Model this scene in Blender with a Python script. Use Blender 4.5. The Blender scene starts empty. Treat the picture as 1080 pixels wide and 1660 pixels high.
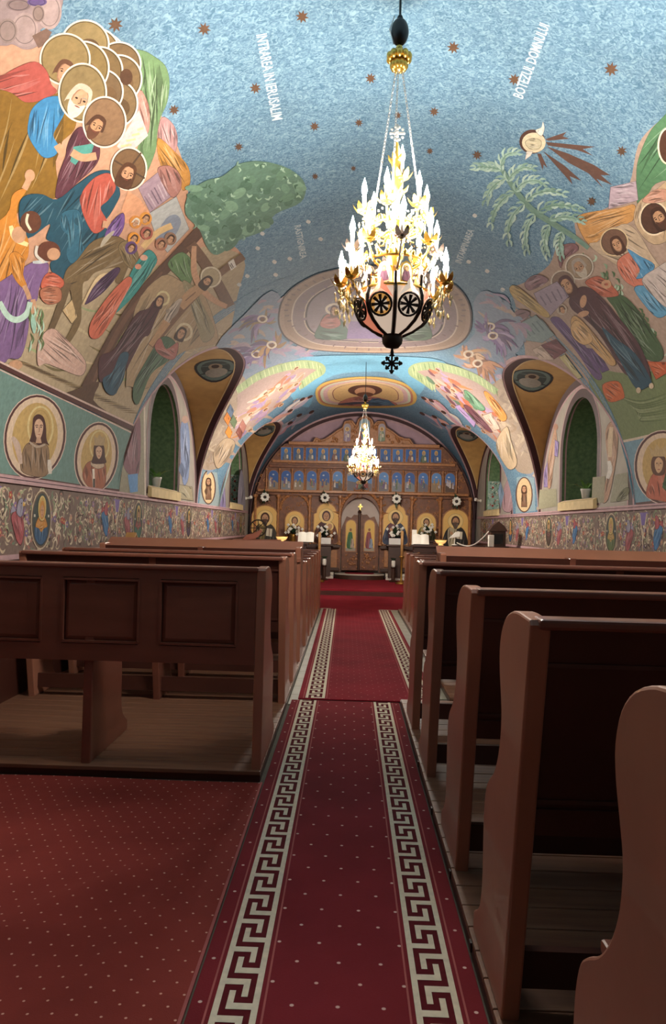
import bpy, bmesh, math, random
from mathutils import Vector, Matrix
from mathutils.geometry import delaunay_2d_cdt

# ------------------------------------------------------------------ camera, world, exposure
W_PX, H_PX, FPX = 1080.0, 1660.0, 1240.0
EYE = Vector((0.0, 0.0, 1.35))
VPX, VPY, ROLL = 567.0, 853.0, 0.025
SC = bpy.context.scene
COL = SC.collection
_F = Vector(((VPX - W_PX / 2) / FPX, -(VPY - H_PX / 2) / FPX, -1.0)).normalized()
_U = Vector((math.sin(ROLL), math.cos(ROLL), 0.0))
_U = (_U - _F * _U.dot(_F)).normalized()
_X = _F.cross(_U).normalized()
CAM_M = Matrix((_X, _F, _U))
cam = bpy.data.cameras.new('camera')
cam.sensor_fit = 'VERTICAL'
cam.sensor_height = 36.0
cam.lens = FPX / H_PX * 36.0
cam.clip_start = 0.05
cam_ob = bpy.data.objects.new('camera', cam)
cam_ob.matrix_world = Matrix.Translation(EYE) @ CAM_M.to_4x4()
COL.objects.link(cam_ob)
SC.camera = cam_ob

world = bpy.data.worlds.new('night')
world.use_nodes = True
world.node_tree.nodes['Background'].inputs[0].default_value = (0.02, 0.03, 0.06, 1)
world.node_tree.nodes['Background'].inputs[1].default_value = 0.1
SC.world = world
SC.view_settings.view_transform = 'Standard'
SC.view_settings.look = 'None'
SC.view_settings.gamma = 1.0
SC.view_settings.use_curve_mapping = False
SC.view_settings.exposure = 0.0
BULB, BULB_FAR = 1180.0, 1950.0     # emission strength of the bulbs of the near and far chandelier
try:
    SC.cycles.max_bounces = 8
    SC.cycles.diffuse_bounces = 5
    SC.cycles.sample_clamp_indirect = 6.0
except Exception:
    pass

R = random.Random(7)
PI = math.pi

# ------------------------------------------------------------------ room dimensions (metres)
XL, XR = -2.42, 3.0            # side walls
XC, VA = (XL + XR) / 2, (XR - XL) / 2
SPR, VB = 1.58, 2.54           # vault springing height and rise
YB, YE = -2.6, 18.4            # back and end of the nave
FR0, FR1 = 1.08, 1.60          # painted frieze

def ray(px, py):
    return CAM_M @ Vector(((px - W_PX / 2) / FPX, -(py - H_PX / 2) / FPX, -1.0))

def s_vault(px, py):
    d = ray(px, py)
    ax, bx_ = d.x / VA, (EYE.x - XC) / VA
    az, bz = d.z / VB, (EYE.z - SPR) / VB
    A, B, C = ax * ax + az * az, 2 * (ax * bx_ + az * bz), bx_ * bx_ + bz * bz - 1
    t = (-B + math.sqrt(max(0, B * B - 4 * A * C))) / (2 * A)
    p = EYE + d * t
    if p.z >= SPR:
        n = Vector(((XC - p.x) / VA ** 2, 0, (SPR - p.z) / VB ** 2)).normalized()
        return p, n
    xw = XL if d.x < 0 else XR
    p = EYE + d * (xw / d.x)
    return p, Vector((1 if d.x < 0 else -1, 0, 0))

def s_wall(x):
    n = Vector((1 if x < XC else -1, 0, 0))
    def f(px, py):
        d = ray(px, py)
        return EYE + d * ((x - EYE.x) / d.x), n
    return f

def s_plane_y(y):
    n = Vector((0, -1, 0))
    def f(px, py):
        d = ray(px, py)
        return EYE + d * (y / d.y), n
    return f

def at_y(px, py, y):
    d = ray(px, py)
    return EYE + d * (y / d.y)

def at_z(px, py, z):
    d = ray(px, py)
    return EYE + d * ((z - EYE.z) / d.z)

# ------------------------------------------------------------------ colours and materials
def lin(c):
    return c / 12.92 if c <= 0.04045 else ((c + 0.055) / 1.055) ** 2.4

def hexc(h, k=1.0):
    h = h.lstrip('#')
    return tuple(min(1.0, lin(int(h[i:i + 2], 16) / 255) * k) for i in (0, 2, 4))

def shade(h, k):
    h = h.lstrip('#')
    v = [int(h[i:i + 2], 16) for i in (0, 2, 4)]
    if k <= 1:
        v = [int(a * k) for a in v]
    else:
        v = [int(a + (255 - a) * (k - 1)) for a in v]
    return '#%02x%02x%02x' % tuple(v)

def new_mat(name):
    m = bpy.data.materials.new(name)
    m.use_nodes = True
    nt = m.node_tree
    return m, nt, nt.nodes['Principled BSDF']

def mat(name, h, rough=0.6, metal=0.0, var=0.12, scale=8.0, bump=0.0, bscale=60.0, stretch=None, spec=0.5, h2=None, coat=0.0):
    m, nt, b = new_mat(name)
    N, L = nt.nodes, nt.links
    c = hexc(h)
    b.inputs['Roughness'].default_value = rough
    b.inputs['Metallic'].default_value = metal
    b.inputs['Specular IOR Level'].default_value = spec
    b.inputs['Coat Weight'].default_value = coat
    tc = N.new('ShaderNodeTexCoord')
    mp = N.new('ShaderNodeMapping')
    if stretch:
        mp.inputs['Scale'].default_value = stretch
    L.new(tc.outputs['Object'], mp.inputs['Vector'])
    nz = N.new('ShaderNodeTexNoise')
    nz.inputs['Scale'].default_value = scale
    nz.inputs['Detail'].default_value = 4
    L.new(mp.outputs[0], nz.inputs['Vector'])
    rp = N.new('ShaderNodeValToRGB')
    c2 = hexc(h2) if h2 else tuple(min(1, x * (1 + var)) for x in c)
    c1 = c if h2 else tuple(x * (1 - var) for x in c)
    rp.color_ramp.elements[0].position = 0.32
    rp.color_ramp.elements[1].position = 0.68
    rp.color_ramp.elements[0].color = (*c1, 1)
    rp.color_ramp.elements[1].color = (*c2, 1)
    L.new(nz.outputs['Fac'], rp.inputs['Fac'])
    L.new(rp.outputs['Color'], b.inputs['Base Color'])
    if bump:
        nb = N.new('ShaderNodeTexNoise')
        nb.inputs['Scale'].default_value = bscale
        L.new(mp.outputs[0], nb.inputs['Vector'])
        bp = N.new('ShaderNodeBump')
        bp.inputs['Strength'].default_value = bump
        bp.inputs['Distance'].default_value = 0.01
        L.new(nb.outputs['Fac'], bp.inputs['Height'])
        L.new(bp.outputs[0], b.inputs['Normal'])
    return m

def emis(name, h, s):
    m, nt, b = new_mat(name)
    b.inputs['Base Color'].default_value = (*hexc(h), 1)
    b.inputs['Emission Color'].default_value = (*hexc(h), 1)
    b.inputs['Emission Strength'].default_value = s
    return m

# paint on plaster: colour of each painted shape comes from the mesh, with brush mottling
def paint_mat(name, mott=0.16, scale=28.0, rough=0.75):
    m, nt, b = new_mat(name)
    N, L = nt.nodes, nt.links
    b.inputs['Roughness'].default_value = rough
    b.inputs['Specular IOR Level'].default_value = 0.25
    at = N.new('ShaderNodeAttribute')
    at.attribute_name = 'Col'
    tc = N.new('ShaderNodeTexCoord')
    nz = N.new('ShaderNodeTexNoise')
    nz.inputs['Scale'].default_value = scale
    nz.inputs['Detail'].default_value = 5
    nz.inputs['Roughness'].default_value = 0.65
    L.new(tc.outputs['Object'], nz.inputs['Vector'])
    mr = N.new('ShaderNodeMapRange')
    mr.inputs[1].default_value, mr.inputs[2].default_value = 0.3, 0.7
    mr.inputs[3].default_value, mr.inputs[4].default_value = 1 - mott, 1 + mott
    L.new(nz.outputs['Fac'], mr.inputs[0])
    mx = N.new('ShaderNodeVectorMath')
    mx.operation = 'SCALE'
    L.new(at.outputs['Color'], mx.inputs[0])
    L.new(mr.outputs[0], mx.inputs['Scale'])
    L.new(mx.outputs[0], b.inputs['Base Color'])
    return m

def sky_mat(name, a, bcol, c3, scale=34.0):
    m, nt, b = new_mat(name)
    N, L = nt.nodes, nt.links
    b.inputs['Roughness'].default_value = 0.75
    b.inputs['Specular IOR Level'].default_value = 0.25
    tc = N.new('ShaderNodeTexCoord')
    n1 = N.new('ShaderNodeTexNoise')
    n1.inputs['Scale'].default_value = scale
    n1.inputs['Detail'].default_value = 3
    n1.inputs['Distortion'].default_value = 1.6
    n2 = N.new('ShaderNodeTexNoise')
    n2.inputs['Scale'].default_value = 1.1
    n2.inputs['Detail'].default_value = 3
    L.new(tc.outputs['Object'], n1.inputs['Vector'])
    L.new(tc.outputs['Object'], n2.inputs['Vector'])
    rp = N.new('ShaderNodeValToRGB')
    e = rp.color_ramp.elements
    e[0].position, e[0].color = 0.33, (*hexc(a), 1)
    e[1].position, e[1].color = 0.70, (*hexc(c3), 1)
    k = e.new(0.5)
    k.color = (*hexc(bcol), 1)
    L.new(n1.outputs['Fac'], rp.inputs['Fac'])
    mr = N.new('ShaderNodeMapRange')
    mr.inputs[1].default_value, mr.inputs[2].default_value = 0.3, 0.7
    mr.inputs[3].default_value, mr.inputs[4].default_value = 0.88, 1.12
    L.new(n2.outputs['Fac'], mr.inputs[0])
    mx = N.new('ShaderNodeVectorMath')
    mx.operation = 'SCALE'
    L.new(rp.outputs['Color'], mx.inputs[0])
    L.new(mr.outputs[0], mx.inputs['Scale'])
    L.new(mx.outputs[0], b.inputs['Base Color'])
    return m

# ------------------------------------------------------------------ mesh builder
class MB:
    def __init__(s):
        s.v, s.f = [], []
    def add(s, vs, fs):
        o = len(s.v)
        s.v += [tuple(v) for v in vs]
        s.f += [tuple(i + o for i in f) for f in fs]
        return s
    def box(s, x0, x1, y0, y1, z0, z1, bev=0.0):
        if bev <= 0:
            vs = [(x, y, z) for x in (x0, x1) for y in (y0, y1) for z in (z0, z1)]
            return s.add(vs, [(0, 1, 3, 2), (4, 6, 7, 5), (0, 4, 5, 1), (2, 3, 7, 6), (0, 2, 6, 4), (1, 5, 7, 3)])
        bm = bmesh.new()
        bmesh.ops.create_cube(bm, size=1.0)
        for v in bm.verts:
            v.co = Vector((x0 + (v.co.x + .5) * (x1 - x0), y0 + (v.co.y + .5) * (y1 - y0), z0 + (v.co.z + .5) * (z1 - z0)))
        bmesh.ops.bevel(bm, geom=bm.edges[:], offset=bev, segments=2, affect='EDGES', profile=0.5)
        return s.bm(bm)
    def bm(s, bm):
        bm.verts.index_update()
        s.add([v.co[:] for v in bm.verts], [[v.index for v in f.verts] for f in bm.faces])
        bm.free()
        return s
    def prism(s, pts, axis, a0, a1, bev=0.0):
        """extrude a 2-D outline along an axis ('x','y','z') from a0 to a1"""
        def mk(p, a):
            if axis == 'x': return (a, p[0], p[1])
            if axis == 'y': return (p[0], a, p[1])
            return (p[0], p[1], a)
        n = len(pts)
        if bev > 0:
            bm = bmesh.new()
            A = [bm.verts.new(mk(p, a0)) for p in pts]
            B = [bm.verts.new(mk(p, a1)) for p in pts]
            bm.faces.new(A)
            bm.faces.new(B[::-1])
            for i in range(n):
                bm.faces.new((A[i], B[i], B[(i + 1) % n], A[(i + 1) % n]))
            bmesh.ops.recalc_face_normals(bm, faces=bm.faces[:])
            ed = [e for e in bm.edges if (e.verts[0] in A) == (e.verts[1] in A)]
            bmesh.ops.bevel(bm, geom=ed, offset=bev, segments=2, affect='EDGES', profile=0.5)
            return s.bm(bm)
        vs = [mk(p, a0) for p in pts] + [mk(p, a1) for p in pts]
        fs = [tuple(range(n)), tuple(range(2 * n - 1, n - 1, -1))]
        fs += [(i, n + i, n + (i + 1) % n, (i + 1) % n) for i in range(n)]
        return s.add(vs, fs)
    def tube(s, pts, r, n=8, cap=True, closed=False):
        pts = [Vector(p) for p in pts]
        m = len(pts)
        rr = r if isinstance(r, (list, tuple)) else [r] * m
        o = len(s.v)
        up = None
        for i, p in enumerate(pts):
            a = pts[(i - 1) % m] if (closed or i > 0) else p
            b = pts[(i + 1) % m] if (closed or i < m - 1) else p
            t = (b - a)
            t = t.normalized() if t.length > 1e-9 else Vector((0, 0, 1))
            if up is None:
                up = Vector((0, 0, 1)) if abs(t.z) < 0.9 else Vector((1, 0, 0))
            u = (up - t * up.dot(t))
            if u.length < 1e-6:
                u = t.orthogonal()
            u.normalize()
            up = u
            w = t.cross(u)
            for k in range(n):
                a_ = 2 * PI * k / n
                s.v.append(tuple(p + (u * math.cos(a_) + w * math.sin(a_)) * rr[i]))
        for i in range(m if closed else m - 1):
            i2 = (i + 1) % m
            for k in range(n):
                s.f.append((o + i * n + k, o + i * n + (k + 1) % n, o + i2 * n + (k + 1) % n, o + i2 * n + k))
        if cap and not closed:
            s.f.append(tuple(o + k for k in range(n))[::-1])
            s.f.append(tuple(o + (m - 1) * n + k for k in range(n)))
        return s
    def lathe(s, prof, c=(0, 0, 0), n=16):
        o = len(s.v)
        m = len(prof)
        for (r, z) in prof:
            for k in range(n):
                a = 2 * PI * k / n
                s.v.append((c[0] + r * math.cos(a), c[1] + r * math.sin(a), c[2] + z))
        for i in range(m - 1):
            for k in range(n):
                s.f.append((o + i * n + k, o + i * n + (k + 1) % n, o + (i + 1) * n + (k + 1) % n, o + (i + 1) * n + k))
        if prof[0][0] > 1e-5:
            s.f.append(tuple(o + k for k in range(n))[::-1])
        if prof[-1][0] > 1e-5:
            s.f.append(tuple(o + (m - 1) * n + k for k in range(n)))
        return s
    def ball(s, c, r, n=8, m=6, sz=1.0):
        pr = [(max(1e-6, r * math.sin(PI * i / m)), -r * sz * math.cos(PI * i / m)) for i in range(m + 1)]
        return s.lathe(pr, c, n)
    def mesh(s, name, mt, smooth=False):
        me = bpy.data.meshes.new(name)
        me.from_pydata(s.v, [], s.f)
        if mt:
            me.materials.append(mt)
        if smooth:
            me.polygons.foreach_set('use_smooth', [True] * len(me.polygons))
        me.update()
        return me
    def build(s, name, mt, parent=None, smooth=False, **kw):
        return put(name, s.mesh(name, mt, smooth), parent, **kw)

def put(name, me, parent=None, label=None, cat=None, group=None, kind=None, loc=None):
    o = bpy.data.objects.new(name, me)
    COL.objects.link(o)
    if parent is not None:
        o.parent = parent
    if loc is not None:
        o.location = loc
    tag(o, label, cat, group, kind)
    return o

def tag(o, label=None, cat=None, group=None, kind=None):
    if label: o['label'] = label
    if cat: o['category'] = cat
    if group: o['group'] = group
    if kind: o['kind'] = kind
    return o

def thing(name, loc, label, cat, group=None, rz=0.0):
    o = bpy.data.objects.new(name, None)
    o.empty_display_size = 0.1
    COL.objects.link(o)
    o.location = loc
    o.rotation_euler = (0, 0, rz)
    return tag(o, label, cat, group)

def copy_tree(o, parent=None):
    c = o.copy()
    COL.objects.link(c)
    c.parent = parent
    for ch in o.children:
        copy_tree(ch, c)
    return c

# ------------------------------------------------------------------ painting on surfaces
def smooth(pts, closed=True, k=5):
    n = len(pts)
    out = []
    rng = range(n) if closed else range(n - 1)
    for i in rng:
        if closed:
            p0, p1, p2, p3 = pts[(i - 1) % n], pts[i], pts[(i + 1) % n], pts[(i + 2) % n]
        else:
            p0, p1, p2, p3 = pts[max(i - 1, 0)], pts[i], pts[i + 1], pts[min(i + 2, n - 1)]
        for j in range(k):
            t = j / k
            t2, t3 = t * t, t * t * t
            out.append(tuple(0.5 * (2 * p1[a] + (p2[a] - p0[a]) * t + (2 * p0[a] - 5 * p1[a] + 4 * p2[a] - p3[a]) * t2
                                    + (3 * p1[a] - p0[a] - 3 * p2[a] + p3[a]) * t3) for a in (0, 1)))
    if not closed:
        out.append(tuple(pts[-1]))
    return out

def inside(p, poly):
    x, y = p
    c = False
    j = len(poly) - 1
    for i in range(len(poly)):
        xi, yi = poly[i]
        xj, yj = poly[j]
        if (yi > y) != (yj > y) and x < (xj - xi) * (y - yi) / (yj - yi + 1e-12) + xi:
            c = not c
        j = i
    return c

class Paint:
    """flat painted shapes laid on a surface; surf(u, v) -> (point, normal)"""
    def __init__(s, surf, grid=9.0, eps=0.00018, base=0.0015, mt=None, unit=1.0):
        s.surf, s.grid, s.eps, s.base, s.mt, s.unit = surf, grid, eps, base, mt, unit
        s.boxes = []
        s.cells = {}
        s.hole = None
        s.T = (0.0, 0.0, 1.0)
        s.reset()
    def reset(s):
        s.v, s.f, s.c = [], [], []
    def z(s, ox, oy, sc):
        s.T = (ox, oy, sc)
        return s
    def t(s, pts):
        ox, oy, k = s.T
        return [(ox + p[0] / k, oy + p[1] / k) for p in pts]
    def _off(s, pts):
        if s.grid:
            g, e = s.grid * 1.1, s.grid * .55
            ks = set()
            for x, y in pts:
                for a in (-e, e):
                    for b in (-e, e):
                        ks.add((int((x + a) // g), int((y + b) // g)))
            o = max(s.cells.get(k, -s.eps) for k in ks) + s.eps
            for k in ks:
                s.cells[k] = o
            return s.base + o
        x0 = min(p[0] for p in pts); x1 = max(p[0] for p in pts)
        y0 = min(p[1] for p in pts); y1 = max(p[1] for p in pts)
        o = 0.0
        for b in s.boxes:
            if b[0] < x1 and b[1] > x0 and b[2] < y1 and b[3] > y0 and b[4] >= o:
                o = b[4] + s.eps
        s.boxes.append((x0, x1, y0, y1, o))
        return s.base + o
    def _emit(s, verts, faces, col):
        off = s._off(verts)
        o = len(s.v)
        c = hexc(col)
        inh = []
        for p in verts:
            q, n = s.surf(p[0], p[1])
            if s.hole:
                e = s.hole(q)
                inh.append(e is not None)
                if e is not None: q = e
            s.v.append(tuple(q + n * off))
            s.c.append(c)
        if s.hole:
            faces = [f for f in faces if not all(inh[i] for i in f)]
        s.f += [tuple(i + o for i in f) for f in faces]
    def gr(s, pts):
        """tessellation step: finer (in frame pixels) on the distant part of a curved surface"""
        if not s.grid: return 0
        m = len(pts)
        q, n = s.surf(sum(p[0] for p in pts) / m, sum(p[1] for p in pts) / m)
        return s.grid * max(.42, min(1.0, 6.5 / max(q.y, .1)))
    def raw(s, pts, col):
        if len(pts) < 3: return
        g = s.gr(pts)
        if g:
            q = []
            for i, p in enumerate(pts):
                e = pts[(i + 1) % len(pts)]
                m = max(1, int(math.ceil(math.dist(p, e) / g)))
                q += [(p[0] + (e[0] - p[0]) * j / m, p[1] + (e[1] - p[1]) * j / m) for j in range(m)]
            pts = q
        n = len(pts)
        vs = [Vector(p) for p in pts]
        if g:
            x0 = min(p[0] for p in pts); x1 = max(p[0] for p in pts)
            y0 = min(p[1] for p in pts); y1 = max(p[1] for p in pts)
            if (x1 - x0) > g or (y1 - y0) > g:
                y = y0 + g / 2
                r = 0
                while y < y1:
                    x = x0 + (g / 2 if r % 2 else g)
                    while x < x1:
                        if inside((x, y), pts):
                            vs.append(Vector((x, y)))
                        x += g
                    y += g * 0.87
                    r += 1
        res = delaunay_2d_cdt(vs, [], [list(range(n))], 1, 1e-5)
        if res[2]:
            s._emit([(p.x, p.y) for p in res[0]], res[2], col)
    def poly(s, pts, col):
        s.raw(s.t(pts), col)
    def line(s, pts, w, col, taper=0.0, k=4, rawc=False):
        Q0 = list(pts if rawc else s.t(pts))
        g = s.gr(Q0)
        if g and len(Q0) > 2:
            k = max(k, int(max(math.dist(Q0[i], Q0[i + 1]) for i in range(len(Q0) - 1)) / g) + 1)
        P = smooth(Q0, False, k) if len(Q0) > 2 else Q0
        if len(P) == 2 and s.grid:
            m = max(1, int(math.dist(P[0], P[1]) / g))
            P = [(P[0][0] + (P[1][0] - P[0][0]) * i / m, P[0][1] + (P[1][1] - P[0][1]) * i / m) for i in range(m + 1)]
        w = w if rawc else w / s.T[2]
        n = len(P)
        c = max(1, int(math.ceil(w / g))) if g else 1
        vs, fs = [], []
        for i, p in enumerate(P):
            a, b = P[max(0, i - 1)], P[min(n - 1, i + 1)]
            dx, dy = b[0] - a[0], b[1] - a[1]
            l = math.hypot(dx, dy) or 1
            tt = i / (n - 1)
            ww = w / 2
            if taper > 0:
                ww *= max(0.08, 1 - taper * abs(2 * tt - 1) ** 1.5)
            elif taper < 0:
                ww *= max(0.08, 1 + taper * tt)
            for j in range(c + 1):
                e = ww * (1 - 2 * j / c)
                vs.append((p[0] - dy / l * e, p[1] + dx / l * e))
            if i:
                for j in range(c):
                    a0, b0 = (i - 1) * (c + 1) + j, i * (c + 1) + j
                    fs.append((a0, a0 + 1, b0 + 1, b0))
        s._emit(vs, fs, col)
    def ell(s, cx, cy, rx, ry, col, rot=0.0, n=22):
        ca, sa = math.cos(rot), math.sin(rot)
        pts = []
        for i in range(n):
            a = 2 * PI * i / n
            x, y = rx * math.cos(a), ry * math.sin(a)
            pts.append((cx + x * ca - y * sa, cy + x * sa + y * ca))
        s.poly(pts, col)
    def ring(s, cx, cy, rx, ry, w, col, rot=0.0, n=26):
        if s.grid: n = max(n, int(6.3 * max(rx, ry) / s.T[2] / s.gr(s.t([(cx, cy)]))))
        ca, sa = math.cos(rot), math.sin(rot)
        vs, fs = [], []
        for i in range(n):
            a = 2 * PI * i / n
            for rr in (-w / 2, w / 2):
                x, y = (rx + rr) * math.cos(a), (ry + rr) * math.sin(a)
                vs.append((cx + x * ca - y * sa, cy + x * sa + y * ca))
            j = (i + 1) % n
            fs.append((2 * i, 2 * i + 1, 2 * j + 1, 2 * j))
        s._emit(s.t(vs), fs, col)
    def folds(s, P, n, dark, light, w, ang=None, seed=0):
        rr = random.Random(seed + len(P) * 13 + int(P[0][0] * 7 + P[0][1]))
        m = len(P)
        cx = sum(p[0] for p in P) / m
        cy = sum(p[1] for p in P) / m
        if ang is None:
            sxx = sum((p[0] - cx) ** 2 for p in P); syy = sum((p[1] - cy) ** 2 for p in P)
            sxy = sum((p[0] - cx) * (p[1] - cy) for p in P)
            ang = 0.5 * math.atan2(2 * sxy, sxx - syy)
        ca, sa = math.cos(ang), math.sin(ang)
        us = [(p[0] - cx) * ca + (p[1] - cy) * sa for p in P]
        vs = [-(p[0] - cx) * sa + (p[1] - cy) * ca for p in P]
        u0, u1, v0, v1 = min(us), max(us), min(vs), max(vs)
        for i in range(n):
            vv = v0 + (v1 - v0) * (i + 0.5 + rr.uniform(-.25, .25)) / n
            amp, ph = rr.uniform(.02, .06) * (u1 - u0), rr.uniform(0, 6)
            run, best = [], []
            K = 26
            for k in range(K + 1):
                u = u0 + (u1 - u0) * k / K
                v = vv + amp * math.sin(ph + 4 * k / K)
                p = (cx + u * ca - v * sa, cy + u * sa + v * ca)
                if inside(p, P):
                    run.append(p)
                else:
                    if len(run) > len(best): best = run
                    run = []
            if len(run) > len(best): best = run
            if len(best) < 4: continue
            a = rr.randint(0, len(best) // 4)
            b = len(best) - rr.randint(0, len(best) // 3)
            q = best[a:b][::2]
            if len(q) < 3: continue
            s.line(q, w * rr.uniform(.7, 1.5), dark if i % 2 == 0 else light, 1.0, 2, True)
    def robe(s, pts, col, nf=6, w=None, ang=None, outline=True, sm=True, dk=0.62, lt=1.22):
        P = s.t(pts)
        if sm and len(pts) > 4: P = smooth(P, True, 4)
        if w is None: w = 9
        w = w / s.T[2] if s.T[2] > 1 else w
        if outline:
            cx = sum(p[0] for p in P) / len(P); cy = sum(p[1] for p in P) / len(P)
            s.raw(P, shade(col, 0.55))
            ext = max(max(p[0] for p in P) - min(p[0] for p in P), max(p[1] for p in P) - min(p[1] for p in P))
            k = 1 - min(0.08, 1.6 * s.unit / ext)
            P = [(cx + (p[0] - cx) * k, cy + (p[1] - cy) * k) for p in P]
        s.raw(P, col)
        if nf:
            if nf > 2:
                s.folds(P, 3, shade(col, .80), shade(col, 1.1), w * 2.6, ang, 5)
            s.folds(P, int(nf * 1.4), shade(col, dk), shade(col, lt), w * .8, ang)
            if nf > 3 and ang is None:
                s.folds(P, nf // 2, shade(col, dk * .85), shade(col, lt + .08), w * .5, None, 9)
        return P
    def halo(s, cx, cy, rx, ry, col='#84704a', ringc='#d9cdbd', w=9, rot=0.0):
        s.ell(cx, cy, rx, ry, col, rot)
        s.ring(cx, cy, rx * .93, ry * .93, w * .5, shade(col, .6), rot)
        s.ring(cx, cy, rx, ry, w, ringc, rot)
    def face(s, cx, cy, r, rot=0.0, hair='#3f2a20', skin='#b98d6b', beard=None, look=0.0, hairlong=True):
        """a painted head: hair, face oval, brows, eyes, nose, mouth, beard; rot 0 = upright"""
        ca, sa = math.cos(rot), math.sin(rot)
        def q(x, y): return (cx + (x * ca - y * sa) * r, cy + (x * sa + y * ca) * r)
        s.poly([q(*p) for p in smooth([(-.8, -.35), (-.5, -1.05), (.1, -1.2), (.62, -.95), (.82, -.3), (.86, .5 if hairlong else -.1), (.74, 1.25 if hairlong else .2),
                                       (-.62, 1.3 if hairlong else .2), (-.88, .5)], True, 3)], hair)
        s.poly([q(.58 * math.sin(a) + look * .15, .03 - .95 * math.cos(a)) for a in [2 * PI * i / 14 for i in range(14)]], shade(skin, .8))
        s.poly([q(.5 * math.sin(a) + look * .2, -.84 * math.cos(a)) for a in [2 * PI * i / 14 for i in range(14)]], skin)
        if beard:
            s.poly([q(*p) for p in smooth([(-.6, .15), (-.25, .35), (.25, .35), (.6, .15), (.5, .9), (.1, 1.35), (-.4, 1.0)], True, 3)], beard)
        k = s.T[2]
        for e in (-1, 1):
            s.line([q(e * .14 + look * .25 - .1, -.22), q(e * .3 + look * .25, -.3), q(e * .5 + look * .25, -.2)], r * .1, shade(hair, .8), 0.6, 2)
            s.ell(*q(e * .3 + look * .25, -.08), r * .11, r * .07, '#20140f', rot, 8)
        s.line([q(look * .3, -.2), q(look * .36 + .04, .15), q(look * .3 - .08, .22)], r * .08, shade(skin, .55), 0.3, 2)
        s.line([q(-.2 + look * .25, .45), q(.2 + look * .25, .45)], r * .1, '#7c3f35', 0.5, 2)
        s.poly([q(*p) for p in [(-.75, -.25), (-.55, -.85), (0, -1.05), (.5, -.85), (.72, -.3), (.4, -.72), (-.1, -.8), (-.5, -.6)]], hair)
    def star(s, x, y, r, col='#58402f', n=8):
        pts = []
        for i in range(2 * n):
            a = PI * i / n + 0.2
            rr = r if i % 2 == 0 else r * .48
            pts.append((x + rr * math.cos(a), y + rr * math.sin(a)))
        s.poly(pts, col)
    def flush(s, name, parent, label=None, smoothn=False):
        if not s.f:
            return None
        me = bpy.data.meshes.new(name)
        me.from_pydata(s.v, [], s.f)
        at = me.color_attributes.new('Col', 'FLOAT_COLOR', 'POINT')
        buf = []
        for c in s.c:
            buf += [c[0], c[1], c[2], 1.0]
        at.data.foreach_set('color', buf)
        me.materials.append(s.mt)
        o = put(name, me, parent, label=label)
        s.reset()
        return o

# ------------------------------------------------------------------ materials
M = {}
M['sky'] = sky_mat('vault_blue_plaster', '#486a82', '#62839a', '#83a2b2')
M['paint'] = paint_mat('fresco_paint', 0.17, 26.0)
M['paintfine'] = paint_mat('icon_paint', 0.10, 60.0, 0.5)
M['wallpl'] = mat('wall_plaster', '#9d968b', 0.8, var=0.1, scale=5)
M['frieze'] = mat('frieze_ground', '#7a675a', 0.8, var=0.25, scale=30)
M['soffit'] = mat('ochre_soffit', '#bd965a', 0.7, var=0.12, scale=6, h2='#ab8650')
M['maroon'] = mat('maroon_band', '#3a1a1c', 0.7, var=0.1)
M['mauve'] = mat('mauve_tympanum', '#a98b96', 0.8, var=0.12, scale=4)
M['pinkband'] = mat('rose_band', '#b08f92', 0.8)
M['cream'] = mat('cream_plaster', '#cfb98a', 0.8)
M['green'] = mat('green_reveal', '#43603f', 0.7, var=0.3, scale=22, h2='#5f7a52')
M['glass'] = mat('night_glass', '#141a1c', 0.1, var=0.05)
M['lead'] = mat('window_lead', '#3a3430', 0.5)
M['wood'] = mat('brown_painted_wood', '#7e4c3d', 0.32, var=0.10, scale=3, stretch=(1, 1, 4), bump=0.03, bscale=25, coat=0.15)
M['woodlit'] = mat('brown_painted_lit_tone', '#ab735c', 0.34, var=0.10, scale=3, bump=0.03, bscale=25, coat=0.15)  # same brown paint, lightened to stand in for light on aisle ends
M['wood2'] = mat('dark_brown_painted_wood', '#4c2a22', 0.36, var=0.12, scale=3, bump=0.03, bscale=25, coat=0.1)
M['plank'] = mat('worn_plank', '#6f4a38', 0.5, var=0.2, scale=4, stretch=(0.6, 6, 1), h2='#86614a', bump=0.06, bscale=30)
M['tile'] = mat('pale_stone_tile', '#9c9a88', 0.45, var=0.12, scale=9)
M['grout'] = mat('tile_grout', '#5c584c', 0.9)
M['marble'] = mat('white_marble', '#c9c0b2', 0.35, var=0.1, scale=6)
M['concrete'] = mat('plain_plaster', '#8a7d70', 0.9)

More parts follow.
